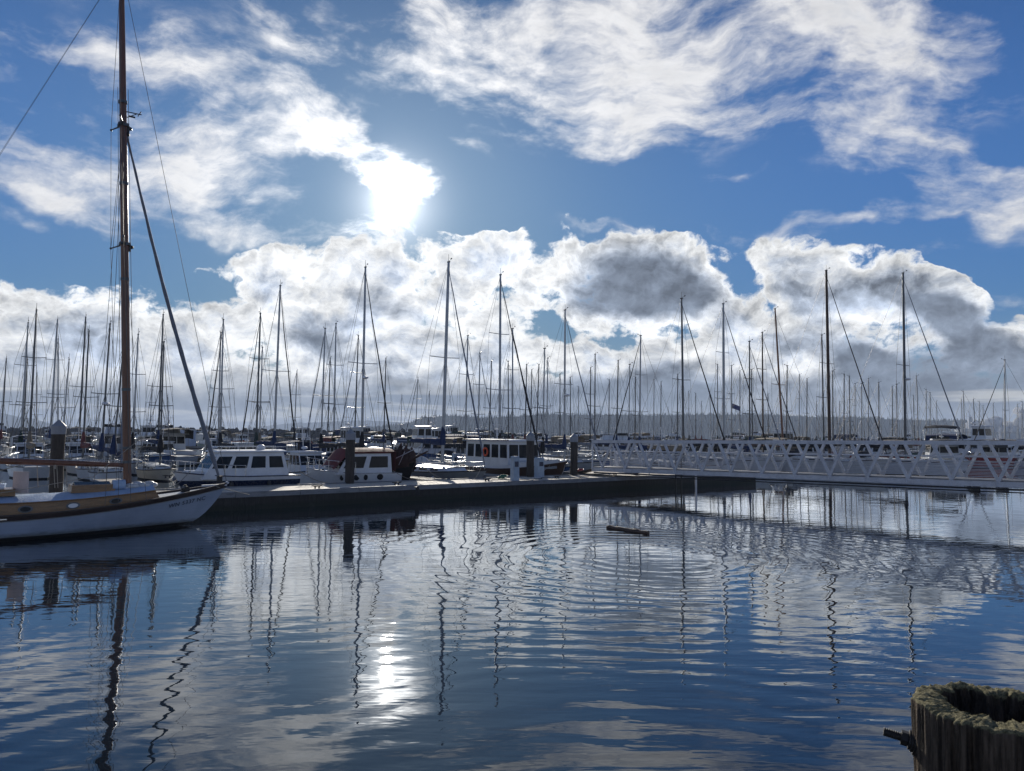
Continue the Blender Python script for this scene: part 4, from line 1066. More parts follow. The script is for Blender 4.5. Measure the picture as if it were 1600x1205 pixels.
    b = MB(); c2 = c + Vector((.04, 0, -.12)); b.tube([c2 + Vector((0, 0, -.12)), c2 + Vector((0, 0, .12))], .11, 12); b.build('furling_drum', 'iron', fj)
    b = MB(); b.tube([a, a + Vector((-.05, 0, .3))], .06, 8); b.sphere(a + Vector((0, 0, .05)), .1, 8, 6); b.build('halyard_swivel', 'iron', fj)
    # standing rigging
    b = MB(); wr = .008; cy = hl.half(hl.at_x(mxl)) * .95; cz = hl.sheer(hl.at_x(mxl)); t1, t2 = mz(z1) + Vector((-.25, 0, .02)), mz(z2) + Vector((-.25, 0, .02))
    for s in (1, -1):
        s1, s2 = t1 + Vector((0, s * 1.15, 0)), t2 + Vector((0, s * .85, 0))
        for p, q in ((topv, s2), (s2, s1), (s1, Vector((mxl - .1, s * cy, cz))), (mz(z2), s1), (mz(z1), Vector((mxl - .5, s * cy, cz))), (mz(z1), Vector((mxl + .4, s * cy, cz))), (mz(z2), Vector((mxl - .9, s * cy, cz)))):
            b.tube([p, q], wr, 4, caps=False)
    # backstay pair: aimed so that they fall away behind the stern
    for o in (-.10, .10): b.tube([topv + Vector((0, o, 0)), Vector((-L / 2 + .2, o * 3, hl.sheer(0) + .15))], .005, 4, caps=False)
    b.tube([topv, Vector((L / 2 - .05, 0, hl.sheer(1) + .1))], .009, 4, caps=False)
    for o in ((.17, -.05), (.19, .05), (-.17, -.04), (0, -.18), (0, .19)): b.tube([mz(16) + Vector((o[0], o[1], 0)), mz(2.0) + Vector((o[0] * 1.3, o[1] * 1.4, 0))], .009, 4, caps=False)
    b.build('rigging', 'wire', t)
    # sheets running aft over the cabin
    b = MB(); b.tube([mz(2.2) + Vector((.3, -.3, 1.0)), (mxl - 1.2, -.6, zt(1) + .55), (-.5, -.85, zt(0) + .2), (-3.6, -1.12, zt(-3) - .25)], .012, 5)
    b.tube([Vector((-2.6, -.5, zt(-2) + .3)), Vector((-.3, -.1, 2.35))], .016, 5); b.build('jib_sheet', 'rope', t)
    b = MB()
    for i in range(9):
        q = .30 + i * .078
        if q > .95: break
        p = Vector(hl.pt(q, hl.sheer(q), -1)) 
    for i, xx in enumerate((-3.4, -2.2, -.9)): q = hl.at_x(xx); p = Vector(hl.pt(q, hl.sheer(q) - .07, -1)) + Vector((0, -.04, 0)); b.box(p, (.34, .03, .035))
    b.build('fairlead', 'steel', t)
    # registration
    cu = bpy.data.curves.new('registration', 'FONT'); cu.body = 'WN 5337 NC'; cu.size = .235; cu.extrude = .004; cu.materials.append(M['hull_letter']); cu.space_character = 1.12
    q0, q1 = .845, .955
    pa = Vector(hl.pt(q0, hl.sheer(q0) - .44, -1)); pb = Vector(hl.pt(q1, hl.sheer(q1) - .44, -1)); pc = Vector(hl.pt(q0, hl.sheer(q0) - .20, -1))
    ex = (pb - pa).normalized(); ez = (pc - pa); ez = (ez - ex * ez.dot(ex)).normalized(); en = ex.cross(ez)
    mid = Vector(hl.pt((q0 + q1) / 2, hl.sheer((q0 + q1) / 2) - .35, -1)); bulge = max(0, (mid - pa).dot(en))
    tmp = bpy.data.objects.new('x', cu); COL.objects.link(tmp); bpy.context.view_layer.update(); me = bpy.data.meshes.new_from_object(tmp); bpy.data.objects.remove(tmp)
    fo = bpy.data.objects.new('registration', me); COL.objects.link(fo); fo.parent = h
    m4 = Matrix((ex, ez, en)).transposed().to_4x4(); m4.translation = pa + en * (bulge + .012); fo.matrix_local = m4
    # mooring line to the dock
    b = MB(); b.tube([Vector((L / 2 - .5, -.3, hl.sheer(.96))), Vector((L / 2 + .8, .9, 1.05)), Vector((L / 2 + 1.6, 2.2, .85))], .016, 5); b.build('mooring_line', 'rope', t)
    return t, hl, ctr
HERO, HHULL, HCTR = hero()
# ------------------------------------------------------------------ the moored sailboats, one for every mast in view
BIN, BOUT = DANG - math.pi / 2, DANG + math.pi / 2     # bow toward the camera side / bow away
LM = [(-400, 'left edge of the photo'), (199, 'tall wooden mast'), (429, 'blue-covered boom mast'), (566, 'pale mast behind the piling'), (694, 'white sloop mast'), (781, 'tall pale mast by the cabin boat'),
      (882, 'blue-bagged mast'), (1068, 'tall vaned mast'), (1131, 'thick pale mast'), (1296, 'tall dark brown mast'), (1414, 'tall radar mast'), (1569, 'lone tall mast by the steam'), (2200, 'right edge')]
# top px, top row, foot px, options
SAILS = [
 (10, 560, 2, {}), (44, 505, 33, {}), (57, 485, 47, dict(thick=1, mm='alud', cover='canvastan')), (43, 562, 36, {}), (58, 583, 57, {}), (90, 500, 79, dict(cover='canvasblue', D=92)), (91, 530, 92, {}), (108, 562, 97, {}),
 (134, 496, 124, dict(thick=1, cover='canvasblack', D=74)), (139, 518, 131, dict(cover='canvasred')), (153, 613, 150, {}), (172, 507, 160, dict(radar=True)), (193, 540, 178, dict(D=50, cover='canvasblue', d='R')), (216, 523, 208, {}), (212, 625, 211, {}), (238, 600, 234, {}),
 (255, 492, 248, dict(thick=1, cover='canvasblue')), (256, 535, 252, {}), (262, 618, 266, {}), (349, 500, 345, dict(cover='canvasblack', d='L')), (345, 520, 342, {}), (343, 610, 341, {}),
 (407, 490, 401, dict(d='L', cover='canvasgreen')), (410, 543, 406, {}), (438, 447, 429, dict(D=62, key='aluminium masted sloop with royal blue sail cover drooping over its boom', cover='canvasblue', d='R', boomdir=1)), (464, 580, 460, {}),
 (508, 514, 502, dict(d='L')), (516, 560, 512, {}), (525, 506, 522, dict(thick=1)), (560, 525, 554, dict(d='L')), (571, 418, 566, dict(D=56, thick=1, mm='alu', cover='canvasblack', d='R', radar=True, key='sloop with tall pale mast rising straight behind the dark coned piling')), (603, 560, 600, {}),
 (628, 618, 626, {}), (653, 590, 649, dict(d='L')), (671, 612, 669, {}), 
 (731, 525, 727, dict(thick=1, cover='canvasblack')), (750, 552, 747, dict(cover='canvasblack', d='R')), (768, 565, 764, {}), (782, 430, 781, dict(D=58, thick=1, mm='alu', cover='canvasblack', d='R', key='sloop with tall pale mast rising behind the white cabin boat')), (794, 565, 795, dict(cover='canvasblack')),
 (801, 514, 801, dict(d='R')), (823, 570, 820, {}), (831, 578, 829, dict(d='R')), (842, 570, 838, {}), (851, 545, 848, {}), (856, 560, 854, {}), (875, 585, 875, {}), (883, 485, 882, dict(D=66, thick=1, mm='alu', cover='canvasblue', furl='sailcloth', d='R', radar=True, key='sloop with navy blue sail bag, pale mast and slanting furled jib near the gangway foot')),
 (891, 590, 892, {}), (904, 605, 904, {}), (923, 575, 922, {}), (930, 554, 929, dict(thick=1)), (952, 594, 951, dict(d='L')), (966, 564, 963, {}), (984, 570, 982, {}), (993, 590, 992, {}), (1001, 525, 999, dict(thick=1, d='L')), (1022, 593, 1021, {}), (1033, 597, 1032, {}),
 (1044, 637, 1044, {}), (1059, 585, 1058, {}), (1065, 467, 1068, dict(D=62, thick=1, mm='alud', cover='canvastan', d='R', key='sloop with tall dark mast and wind vanes above the gangway')), (1076, 612, 1077, {}), (1087, 615, 1087, {}), (1096, 628, 1096, {}), (1109, 613, 1112, {}), (1121, 570, 1121, {}),
 (1130, 475, 1131, dict(D=72, hm='gelold', thick=1.3, mm='alu', cover='canvasblack', furl='canvasblack', d='R', key='sloop with thick pale mast, black sail cover and steep black furled jib')), (1143, 572, 1143, {}), (1156, 580, 1156, {}), (1171, 534, 1171, dict(d='R')), (1174, 578, 1176, {}), (1191, 520, 1192, dict(mm='darkwood', D=84, spr=(.45, .7), d='R')),
 (1211, 483, 1224, dict(D=80, mm='spruce', thick=1, cover=None, key='wooden cutter whose reddish wood mast leans back left of a tall dark brown mast', furl=None)), (1200, 616, 1200, {}), (1230, 572, 1228, {}), (1249, 586, 1248, dict(cover='canvasblack')), (1261, 592, 1260, {}), (1276, 628, 1276, {}),
 (1284, 524, 1287, dict(thick=1, mm='alud')), (1291, 423, 1296, dict(D=72, mm='darkwood', thick=1.25, cover='canvasblack', furl='canvasblack', d='R', mizzen=False, key='classic yacht with tall dark brown mast and long dark furled jib beyond the gangway')), (1301, 580, 1301, {}), (1312, 628, 1312, {}), (1319, 585, 1318, {}), (1327, 588, 1328, {}),
 (1336, 600, 1335, {}), (1346, 600, 1346, {}), (1357, 592, 1356, {}), (1373, 598, 1373, {}), (1394, 604, 1394, {}), (1401, 601, 1401, {}), (1411, 427, 1414, dict(D=71, thick=1.1, mm='alud', cover='canvasblack', furl='canvasgrey', d='R', radar=True, key='sloop with tall dark mast carrying a radar dome beyond the gangway')),
 (1427, 618, 1429, {}), (1432, 588, 1435, {}), (1447, 609, 1448, {}), (1453, 614, 1455, {}), (1463, 627, 1465, {}), (1502, 624, 1504, {}), (1505, 612, 1508, {}), (1521, 624, 1524, dict(thick=1)), (1530, 628, 1530, {}), (1536, 634, 1536, {}), (1552, 630, 1552, {}),
 (1570, 563, 1569, dict(D=92, thick=1, mm='alu', d='L', key='sloop with lone tall pale mast and long jib beside the steam plume')), (1590, 632, 1590, {}), (1597, 628, 1597, {})]
rs_ = random.Random(42)
placed = []        # (a, n, half length, half beam)
def clash(a, n, hl_, hb): return any(abs(a - q[0]) < hb + q[3] + .25 and abs(n - q[1]) < hl_ + q[2] + .3 for q in placed)
def reserve(a, n, L, B): placed.append((a, n, L / 2, B / 2))
for a, n, L, B in ((13, 40, 2, 6), (19, 40, 2, 5), (22.6, 45, 9, 2.8), (27.1, 43, 12.5, 3.8), (34.1, 43, 11.5, 3.8), (19.8, 48.5, 7, 2.5), (40, 36, 10, 11)): reserve(a, n, L, B)
for q in dock_n[1:]: placed.append((135, q + 1.5, 1.5, 290))
placed.append((0, 6, 27.5, 400))      # open water before the first dock
def cname(m): return {'canvasblue': 'blue', 'canvasblack': 'black', 'canvasred': 'maroon', 'canvasgreen': 'dark green', 'canvastan': 'tan', 'canvasgrey': 'grey'}.get(m, '')
hnames = {'gel': 'white', 'gelold': 'off-white', 'navy': 'navy hulled', 'cream': 'cream', 'greenp': 'green hulled', 'redp': 'red hulled', 'bluep': 'blue hulled'}
ORD = ['first', 'second', 'third', 'fourth', 'fifth', 'sixth', 'seventh', 'eighth', 'ninth', 'tenth', 'eleventh', 'twelfth', 'thirteenth', 'fourteenth', 'fifteenth', 'sixteenth', 'seventeenth', 'eighteenth', 'nineteenth', 'twentieth', 'twenty-first', 'twenty-second', 'twenty-third', 'twenty-fourth']
jobs = []
for (tx, ty, fx, o) in SAILS:
    P_ = HY(fx) - ty; Hwant = rs_.uniform(10.5, 14.0) + (1.3 if o.get('thick') else 0)
    dr = o.get('d') or rs_.choice('RRL')
    best = None
    if 'D' in o: cand = [o['D']]
    else:
        Dw = (Hwant - 3.6) * FPX / P_; cand = [Dw * (1 + .012 * k * s) for k in range(0, 40) for s in ((1, -1) if k else (1,))]
    for D in cand:
        if D < 52 and 'D' not in o: continue
        f = Py(fx, 669, D); a, n = an(Vector((f.x, D, 0)))
        H = 3.6 + (D * P_ / FPX); L = min(13.5, max(7.5, H * .78)); B = L * .3
        # centre of the boat relative to the mast
        hd = BIN if dr == 'R' else BOUT; cn = n + (.08 * L if dr == 'R' else -.08 * L)
        # a slip is only believable close to a dock
        pen = 0
        if 'D' not in o:
            if clash(a, cn, L / 2, B / 2): continue
            near = min(abs(cn - (q + 1.5)) for q in dock_n); pen = max(0, near - L * .5 - 3.5) * .05
        sc = abs(H - Hwant) + pen * (1 if fx < 1180 else 0)
        if best is None or sc < best[0]: best = (sc, D, a, cn, H, L, B, hd, f)
    if best is None:
        D = (Hwant - 3.6) * FPX / P_; f = Py(fx, 669, D); a, n = an(Vector((f.x, D, 0))); H = Hwant; L = H * .72; B = L * .3; hd = BIN; best = (0, D, a, n, H, L, B, hd, f)
    sc, D, a, cn, H, L, B, hd, f = best
    placed.append((a, cn, L / 2, B / 2)); jobs.append((fx, tx, ty, D, H, L, hd, f, o))
def interval(px):
    for (a, _), (b, _) in zip(LM, LM[1:]):
        if a < px <= b: return a, b
for j, (fx, tx, ty, D, H, L, hd, f, o) in enumerate(jobs):
    top = Py(tx, ty, f.y); lean = top.x - f.x; H = top.z
    lx, ly = lean * math.cos(hd), -lean * math.sin(hd)
    hm = o.get('hm') or rs_.choice(['gel', 'gel', 'gel', 'gelold', 'gelold', 'navy', 'cream', 'greenp', 'gel', 'bluep'])
    cover = o['cover'] if 'cover' in o else rs_.choice(['canvasblue', 'canvasblack', 'canvasblack', 'canvasblack', 'canvasgrey', 'canvasgreen', 'canvasblue', 'canvasblue', 'canvastan', 'canvasred'])
    lod = 0 if D < 75 else (1 if D < 130 else 2)
    furl = o['furl'] if 'furl' in o else (rs_.choice(['sailcloth', 'canvasblack']) if o.get('d') else None)
    mm = o.get('mm') or rs_.choice(['alu', 'alud', 'alud', 'alu'])
    mr = .0062 * H * o.get('thick', 1) * (1 if D < 90 else 1.15)
    spr = o.get('spr') or rs_.choice([(.5,), (.48,), (.38, .68)])
    if o.get('key'): lab = o['key']
    else:
        lo, hi = interval(fx); same = sorted(q[0] for q in jobs if lo < q[0] < hi)
        k = same.index(fx); nm = dict(LM)
        # count from the nearer landmark
        kr = len(same) - 1 - k
        if (kr < k and hi < 2000) or lo < -300 and False: where = '%s mast left of the %s' % (ORD[kr], nm[hi])
        elif lo < -300: where = '%s mast from the left edge of the photo' % ORD[k]
        else: where = '%s mast right of the %s' % (ORD[k], nm[lo])
        desc = hnames[hm] + (' sailboat with %s boom cover, ' % cname(cover) if cover and D < 130 else ' distant sailboat, ')
        lab = desc + where
        while len(lab.split()) > 16: lab = lab.replace(' distant', '').replace(' boom cover', ' cover') if (' distant' in lab or ' boom cover' in lab) else ' '.join(lab.split()[:16])
    bt = 'canvasblue' if rs_.random() < .5 else 'canvastan'
    sailboat((f.x, f.y), hd, L, H, lab, 'sailboats moored in the marina', hm, cover, furl, (lx, ly), spr, mm, lod, radar=o.get('radar', False), dodger=rs_.choice([None, 'canvasblue', 'canvasblack', None]) if D < 110 else None,
             B=L * .30, mr=mr, railm='toerail' if lod < 2 else None, mizzen=o.get('mizzen', False), bimini=bt if rs_.random() < .2 and D < 100 else None, wr=.011 if D < 70 else (.014 if D < 110 else .018))

# ensign hoisted on a thin mast right of the thick pale mast
for (fx, tx, ty, D, H, L, hd, f, o) in jobs:
    if fx != 1143: continue
    q = Py(1143, 630, D); b = MB(); b.grid([[tuple(q + Vector((.05 + i * .22 * D / 100, .06 * math.sin(i * 1.4), -j * .16 * D / 100 - i * .09 * D / 100))) for j in range(5)] for i in range(6)])
    fl = b.build('ensign', 'flag'); tag(fl, 'dark drooping flag flying high just right of the thick pale mast', 'flag')
# the white sloop by the dock
f = Py(692, 669, 50.4); tp = Py(701, 410, f.y); ln = tp.x - f.x
wsl, wh, _ = sailboat((f.x, f.y), BIN, 12.0, tp.z, 'white sloop moored bow to the dock, tall pale mast with upright blue cover', 'sailboats moored in the marina', 'greyp', 'canvasblue', 'sailcloth', (ln * math.cos(BIN), -ln * math.sin(BIN)), (.52,), 'alu', 0, B=3.5, mr=.115, cabm='gel', deckm='gel', fenders=3, boat_fb=.95, baseoff=.25, boomz=2.75, dodger='gelold')
p = bpy.data.objects.new('x', None); bpy.data.objects.remove(p)

# ------------------------------------------------------------------ motorboats near the first dock
def place_motor(a, n, hd): v = AN(a, n); return (v.x, v.y)
# pilothouse boat alongside the dock, bow to the left
t = thing('pilothouse_boat', AN(12.8, N0 + 3.6 + 2.2), DANG + math.pi, 'white pilothouse motorboat with big dark windows and dark lower hull beside the wooden bow', 'motorboat')
hl = Hull(6.1, 2.7, 1.22, 1.48, 1.2, .7, .05, .9, .40, 2.3); hl.build(t, 'gel', 'gel', 'navy', 'navy', n=18, stripe=1.02, rail_r=.03)
c, r_, zt = house(t, -2.5, 1.95, 1.08, 1.10, 1.34, .85, .30, 'gel', 4, .16, 'gel', f0=.40, f1=.84, taper=.84)
trunk(hl, t, 1.7, 2.75, .62, .22, .10, 'gel', crown=.05)
b = MB()
for s in (1, -1): b.tube([(-2.4, s * .85, zt + .2), (-.9, s * .85, zt + .2), (1.0, s * .82, zt + .2)], .018, 5)
for x in (-2.4, -1.6, -.8, .1, 1.0):
    for s in (1, -1): b.tube([(x, s * .84, zt - .03), (x, s * .84, zt + .2)], .014, 5)
b.tube([(1.0, -.82, zt + .2), (1.15, 0, zt + .2), (1.0, .82, zt + .2)], .018, 5); b.build('roof_rail', 'steel', t)
b = MB(); b.sphere((-1.3, 0, zt + .14), .24, 12, 7, (1, 1, .7)); b.tube([(-1.3, 0, zt), (-1.3, 0, zt + .1)], .12, 10); b.build('radome', 'whitevinyl', t)
rail(t, hl, .48, .97, .55, r=.018, n=7, name='bow_rail', bow=True, wires=(1.0,))
for s in (-1,): 
    for q in (.3, .62): p = Vector(hl.pt(q, .75, 1)) + Vector((0, .12, 0)); b = MB(); b.tube([p + Vector((0, 0, -.25)), p + Vector((0, 0, -.17)), p + Vector((0, 0, .17)), p + Vector((0, 0, .25))], [.04, .1, .1, .04], 8); b.build('fender', 'blackp', t)
# maroon canopy boat
t = thing('maroon_canopy_boat', AN(19.4, N0 + 3.6 + 2.3), DANG + math.pi, 'small white motorboat with maroon canvas canopy and round portholes behind the dark piling', 'motorboat')
hl = Hull(5.4, 2.5, 1.20, 1.50, 1.15, .6, .05, .9, .4, 2.0); hl.build(t, 'gel', 'gel', 'steel', 'greenp', n=16, stripe=.5, rail_r=.02)
c, r_, zt = house(t, -2.1, 1.35, 1.0, 1.15, 1.15, .75, .05, 'gel', 2, .10, 'canvasred', f0=.30, f1=.86, roof_t=.10)
b = MB(); b.grid([[(-2.3 + 2.9 * i / 6, 1.06 * (k / 4 - 1), zt + .02 + .20 * (1 - (k / 4 - 1) ** 2) - .05 * abs(i / 6 - .5)) for k in range(9)] for i in range(7)])
b.grid([[(-2.3, 1.06 * (k / 4 - 1), zt + .2 * (1 - (k / 4 - 1) ** 2) * (1 - j / 4) - j * .28) for k in range(9)] for j in range(5)])
b.grid([[(.62 + j * .22, 1.06 * (k / 4 - 1) * (1 - .03 * j), zt + .2 * (1 - (k / 4 - 1) ** 2) - j * .24) for k in range(9)] for j in range(5)]); b.build('canopy', 'canvasred', t)
for q in (.28, .45, .55, .70):
    b = MB(); p = Vector(hl.pt(q, .98, 1)); w = (.20, .12, .16, .1)[(.28, .45, .55, .70).index(q)]
    b.add([p + Vector((w * math.cos(k * .449), .02, .17 * math.sin(k * .449))) for k in range(14)] + [p + Vector((w * math.cos(k * .449), -.05, .17 * math.sin(k * .449))) for k in range(14)], [tuple(range(14))] + [(k, (k + 1) % 14, 14 + (k + 1) % 14, 14 + k) for k in range(14)])
    b.build('porthole', 'glass', t)
rail(t, hl, .55, .98, .6, r=.018, n=6, name='bow_rail', bow=True, wires=(1.0, .5))
b = MB(); p = Vector((2.5, 0, 1.5)); b.tube([p + Vector((-.3, 0, .02)), p + Vector((.15, 0, .05)), p + Vector((.22, 0, -.25))], .035, 6); b.tube([p + Vector((.1, -.2, -.3)), p + Vector((.25, 0, -.38)), p + Vector((.1, .2, -.3))], .04, 6); b.build('anchor', 'galv', t)
# dark hull under brown tarps, bow to the dock
t = thing('covered_boat', AN(22.7, N0 + 3.7 + 4.4), BIN, 'dark hulled old boat wrapped in brown tarps, wooden bowsprit frame over the dock', 'covered boat')
hl = Hull(7.6, 2.7, 1.0, 1.85, 1.1, 1.1, .3, .6, .42, 2.0); hl.build(t, 'blackp', 'brownp', 'darkwood', 'boot', n=18, stripe=.12)
b = MB(); rg = random.Random(9); rows = []
for i in range(15):
    f_ = i / 14; x = -3.5 + 6.9 * f_; w = hl.half(hl.at_x(x)) + .06; zs = hl.sheer(hl.at_x(x)); pk = zs + 1.0 - .45 * f_ + .35 * math.sin(f_ * 9) * .4 + rg.uniform(-.06, .06)
    rows.append([(x, w * math.cos(math.pi * k / 10), zs - .15 + (pk - zs + .15) * math.sin(math.pi * k / 10) ** .8 + rg.uniform(-.04, .04)) for k in range(11)])
b.grid(rows); b.add(rows[0], [tuple(range(11))]); b.add(rows[-1], [tuple(range(11))]); b.build('tarp_cover', 'canvasbrown', t)
b = MB(); rg = random.Random(10)
for i in range(9): b.tube([(1.2 + i * .26, rg.uniform(-.2, .2), 1.75), (1.4 + i * .24, rg.uniform(-.15, .15), 2.2 + rg.uniform(-.1, .3)), (1.7 + i * .2, 0, 2.55 + rg.uniform(-.2, .35))], [.26, .2, .05], 7)
b.build('bundled_sail', 'canvasbrown', t)
b = MB(); b.tube([(2.6, 0, 1.7), (5.1, 0, 2.45)], [.09, .05], 8); b.build('bowsprit', 'darkwood', t)
b = MB()
for s in (1, -1): b.tube([(2.4, s * .7, 1.9), (4.6, s * .12, 2.75)], .025, 5); b.tube([(2.9, s * .6, 1.6), (3.4, s * .5, 2.4)], .02, 5)
b.build('bow_rail', 'galv', t)
# brown hulled white cabin boat, bow to the dock
t = thing('cabin_boat', AN(34.1, N0 + 3.75 + 5.4), BIN, 'white flat roofed cabin boat on a dark brown hull, orange ring in its window', 'cabin boat')
hl = Hull(10.8, 3.5, .95, 1.65, 1.0, .9, .3, .8, .42, 2.1); hl.build(t, 'brownp', 'gel', 'brownp', 'boot', n=20, stripe=.10, rail_r=.05)
c, r_, zt = house(t, -4.6, .8, 1.45, .9, 2.05, .12, .05, 'gel', 5, .30, 'gel', f0=.42, f1=.88, taper=.96, roof_t=.09)
trunk(hl, t, .7, 3.3, .70, .55, .35, 'gel', crown=.08, rake=.4)
b = MB()
for s in (1, -1): b.tube([(-4.8, s * 1.6, zt - .02), (1.0, s * 1.6, zt - .02)], .04, 5)
b.build('roof_trim', 'brownp', r_)
b = MB(); n = 16
b.grid([[(-1.9 + (.27 + .075 * math.cos(k * .785)) * math.cos(i * 2 * math.pi / n), -1.53 + .05 * math.sin(k * .785), 2.15 + (.27 + .075 * math.cos(k * .785)) * math.sin(i * 2 * math.pi / n)) for k in range(8)] for i in range(n + 1)], True, True)
o = b.build('life_ring', 'orange', None); vv = t.location; o.location = vv; o.rotation_euler = (0, 0, BIN); tag(o, 'orange life ring hung on the side of the white cabin boat', 'life ring')
b = MB(); z0 = 1.28; w = hl
for s in (1, -1): b.grid([[(Vector(hl.pt(q, hl.sheer(q), s)) + Vector((0, 0, j * .28))) for j in (0, 1)] for q in [.5 + .45 * k / 8 for k in range(9)]], False)
b.build('bulwark', 'gel', t)
for s in (-1,):
    b = MB(); pa = Vector(hl.pt(.80, 1.12, s)) + Vector((0, s * .03, 0)); pb = Vector(hl.pt(.95, 1.27, s)) + Vector((0, s * .03, 0)); b.bar(pa, pb, .03, .17); b.build('name_board', 'greyp', t)
b = MB(); b.tube([(-2.5, 0, zt), (-2.6, 0, zt + 1.6)], .035, 6); b.tube([(-2.55, -.45, zt + 1.1), (-2.55, .45, zt + 1.1)], .02, 5); b.build('antenna', 'whitevinyl', t)
b = MB(); b.tube([Vector(hl.pt(.9, 1.35, -1)), Vector((5.3, -2.2, .95)), Vector((5.6, -3.4, .85))], .02, 5); b.build('mooring_line', 'rope', t)
NEAR = [
 (478, 50.0, BIN, 7.0, 'gel', 'cruiser', dict(canvas='canvasblue', lab='small white boat with dark blue canvas between the pilothouse and maroon canopy boats')),
 (46, 63, BIN, 8.0, 'gel', 'cruiser', dict(canvas='gelold', lab='white boat with pale canvas enclosure behind the end of the brown boom')),
 (250, 76, BOUT + .4, 8.5, 'gelold', 'cruiser', dict(lab='low white motorboat in front of the second dock, left of the jib foot')),
 (262, 104, BIN, 12, 'gelold', 'flybridge', dict(lab='two decked pale motor yacht between the wooden mast and the white shed')),
 (232, 112, BOUT, 11, 'cream', 'trawler', dict(lab='cream trawler yacht right behind the tall wooden mast')),
 (668, 80, DANG + math.pi - .25, 12.0, 'bluep', 'trawler', dict(canvas='canvasblue', lab='blue and white trawler with high wheelhouse behind the white sloop')),
 (965, 98, BIN, 12, 'gel', 'flybridge', dict(lab='pale blue white motor yacht just above the gangway end')),
 (862, 104, BOUT, 11, 'gelold', 'cruiser', dict(canvas='canvastan', lab='motorboat with long tan canvas behind the navy sail bag')),
 (1470, 84, DANG + .5, 12, 'gel', 'flybridge', dict(canvas='canvasblack', bim=True, lab='motor yacht under black covers with arched black bimini above the gangway')),
 (545, 72, BIN, 9, 'redp', 'trawler', dict(canvas='canvasred', lab='red hulled trawler with maroon canvas behind the dark piling')),
 (385, 70, BOUT, 9, 'gel', 'cruiser', dict(lab='white cruiser seen over the roof of the pilothouse boat')),
 (1105, 84, BOUT, 10, 'gel', 'cruiser', dict(canvas='canvasblue', lab='white cruiser with blue canvas seen through the gangway braces left of the thick mast')),
 (1360, 96, BOUT + .5, 10, 'redp', 'cruiser', dict(canvas='canvastan', lab='red hulled cruiser seen through the gangway between brown and radar masts')),
 (1220, 92, DANG, 11, 'bluep', 'trawler', dict(lab='blue hulled trawler seen through the gangway below the leaning wooden mast')),
 (1560, 92, DANG, 12, 'redp', 'cruiser', dict(canvas='canvasblack', lab='red hulled cruiser with black canvas behind the right end of the gangway')),
 (1040, 76, BIN, 9, 'gel', 'pilothouse', dict(lab='white pilothouse boat seen through the gangway above the frame pile')),
 (735, 74, BIN, 9, 'gelold', 'cruiser', dict(canvas='canvastan', lab='off-white cruiser with tan canvas between white sloop and cabin boat')),
 (340, 92, BIN, 10, 'gel', 'cruiser', dict(canvas='gelold', lab='white cruiser with arched pale canopy right of the jib')),
 (125, 66, BIN, 8, 'gelold', 'cruiser', dict(canvas='canvasblack', lab='off-white motorboat under black canvas right of the capped piling'))]
for i, (px, D, hd, L, hm, kd, o) in enumerate(NEAR):
    f = Py(px, 669, D); t, hl, zt = motorboat((f.x, f.y), hd, L, o['lab'], 'motorboats moored in the marina', hm, kd, canvas=o.get('canvas'), lod=0, seed=i)
    reserve(*an(Vector((f.x, f.y, 0))), L, L * .34)
    if o.get('bim'):
        b = MB(); w = 1.6; z = zt + 1.35
        b.grid([[(-2.2 + 3.6 * i_ / 6, w * (k / 4 - 1), z + .12 * (1 - (k / 4 - 1) ** 2) - .30 * abs(i_ / 3 - 1) ** 3) for k in range(9)] for i_ in range(7)]); bi = b.build('bimini', 'canvasblack', t)
        b = MB()
        for s in (1, -1):
            for x in (-2.1, -.4, 1.3): b.tube([(-.4, s * w, zt - .4), (x, s * w, z - .25 * (x != -.4))], .03, 5)
        b.build('bimini_frame', 'steel', bi)
        b = MB(); b.grid([[(-4.6 + 6.4 * i_ / 9, 1.75 * (k / 4 - 1), zt - .5 + .75 * math.sin(math.pi * (i_ + 1) / 11) * (1 - (k / 4 - 1) ** 4) - .3) for k in range(9)] for i_ in range(10)]); b.build('boat_cover', 'canvasblack', t)

def line(pts, label, r=.018, m='rope'):
    b = MB(); out = []
    for a, c in zip(pts, pts[1:]):
        for i in range(6):
            f = i / 6; out.append(a.lerp(c, f) - Vector((0, 0, .18 * math.sin(math.pi * f))))
    out.append(pts[-1]); b.tube(out, r, 5); o = b.build('dock_line', m); tag(o, label, 'rope', 'mooring lines to the first dock')
line([AN(16.0, N0 + 4.9, 1.35), AN(17.3, N0 + 3.3, .80)], 'pale mooring line from the stern of the pilothouse boat down to the dock')
line([AN(10.4, N0 + 5.3, 1.5), AN(8.8, N0 + 3.3, .80)], 'slack bow line of the pilothouse boat running down to the dock')
line([AN(21.6, N0 + 5.0, 1.3), AN(22.6, N0 + 3.2, .80)], 'short line from the maroon canopy boat to the dock')
line([AN(27.1, N0 + 3.8, 1.5), AN(25.6, N0 + 2.6, .78)], 'bow line of the white sloop slanting down to the dock')
line([AN(34.1, N0 + 3.9, 1.6), AN(32.3, N0 + 2.4, .78)], 'looping bow line of the brown hulled cabin boat')
line([AN(22.7, N0 + 4.2, 1.9), AN(23.9, N0 + 2.6, .78)], 'pale taut line from the covered boat to the dock')
# electric cord snaking over the planks
b = MB(); rg = random.Random(8); pts = [AN(26 + i * .28, N0 + 1.2 + .5 * math.sin(i * .5) + .25 * math.sin(i * 1.3), .80) for i in range(30)]; b.tube(pts, .018, 5); tag(b.build('snaking_cable', 'roped'), 'thin dark cord snaking across the dock planks toward the pedestal', 'cord')
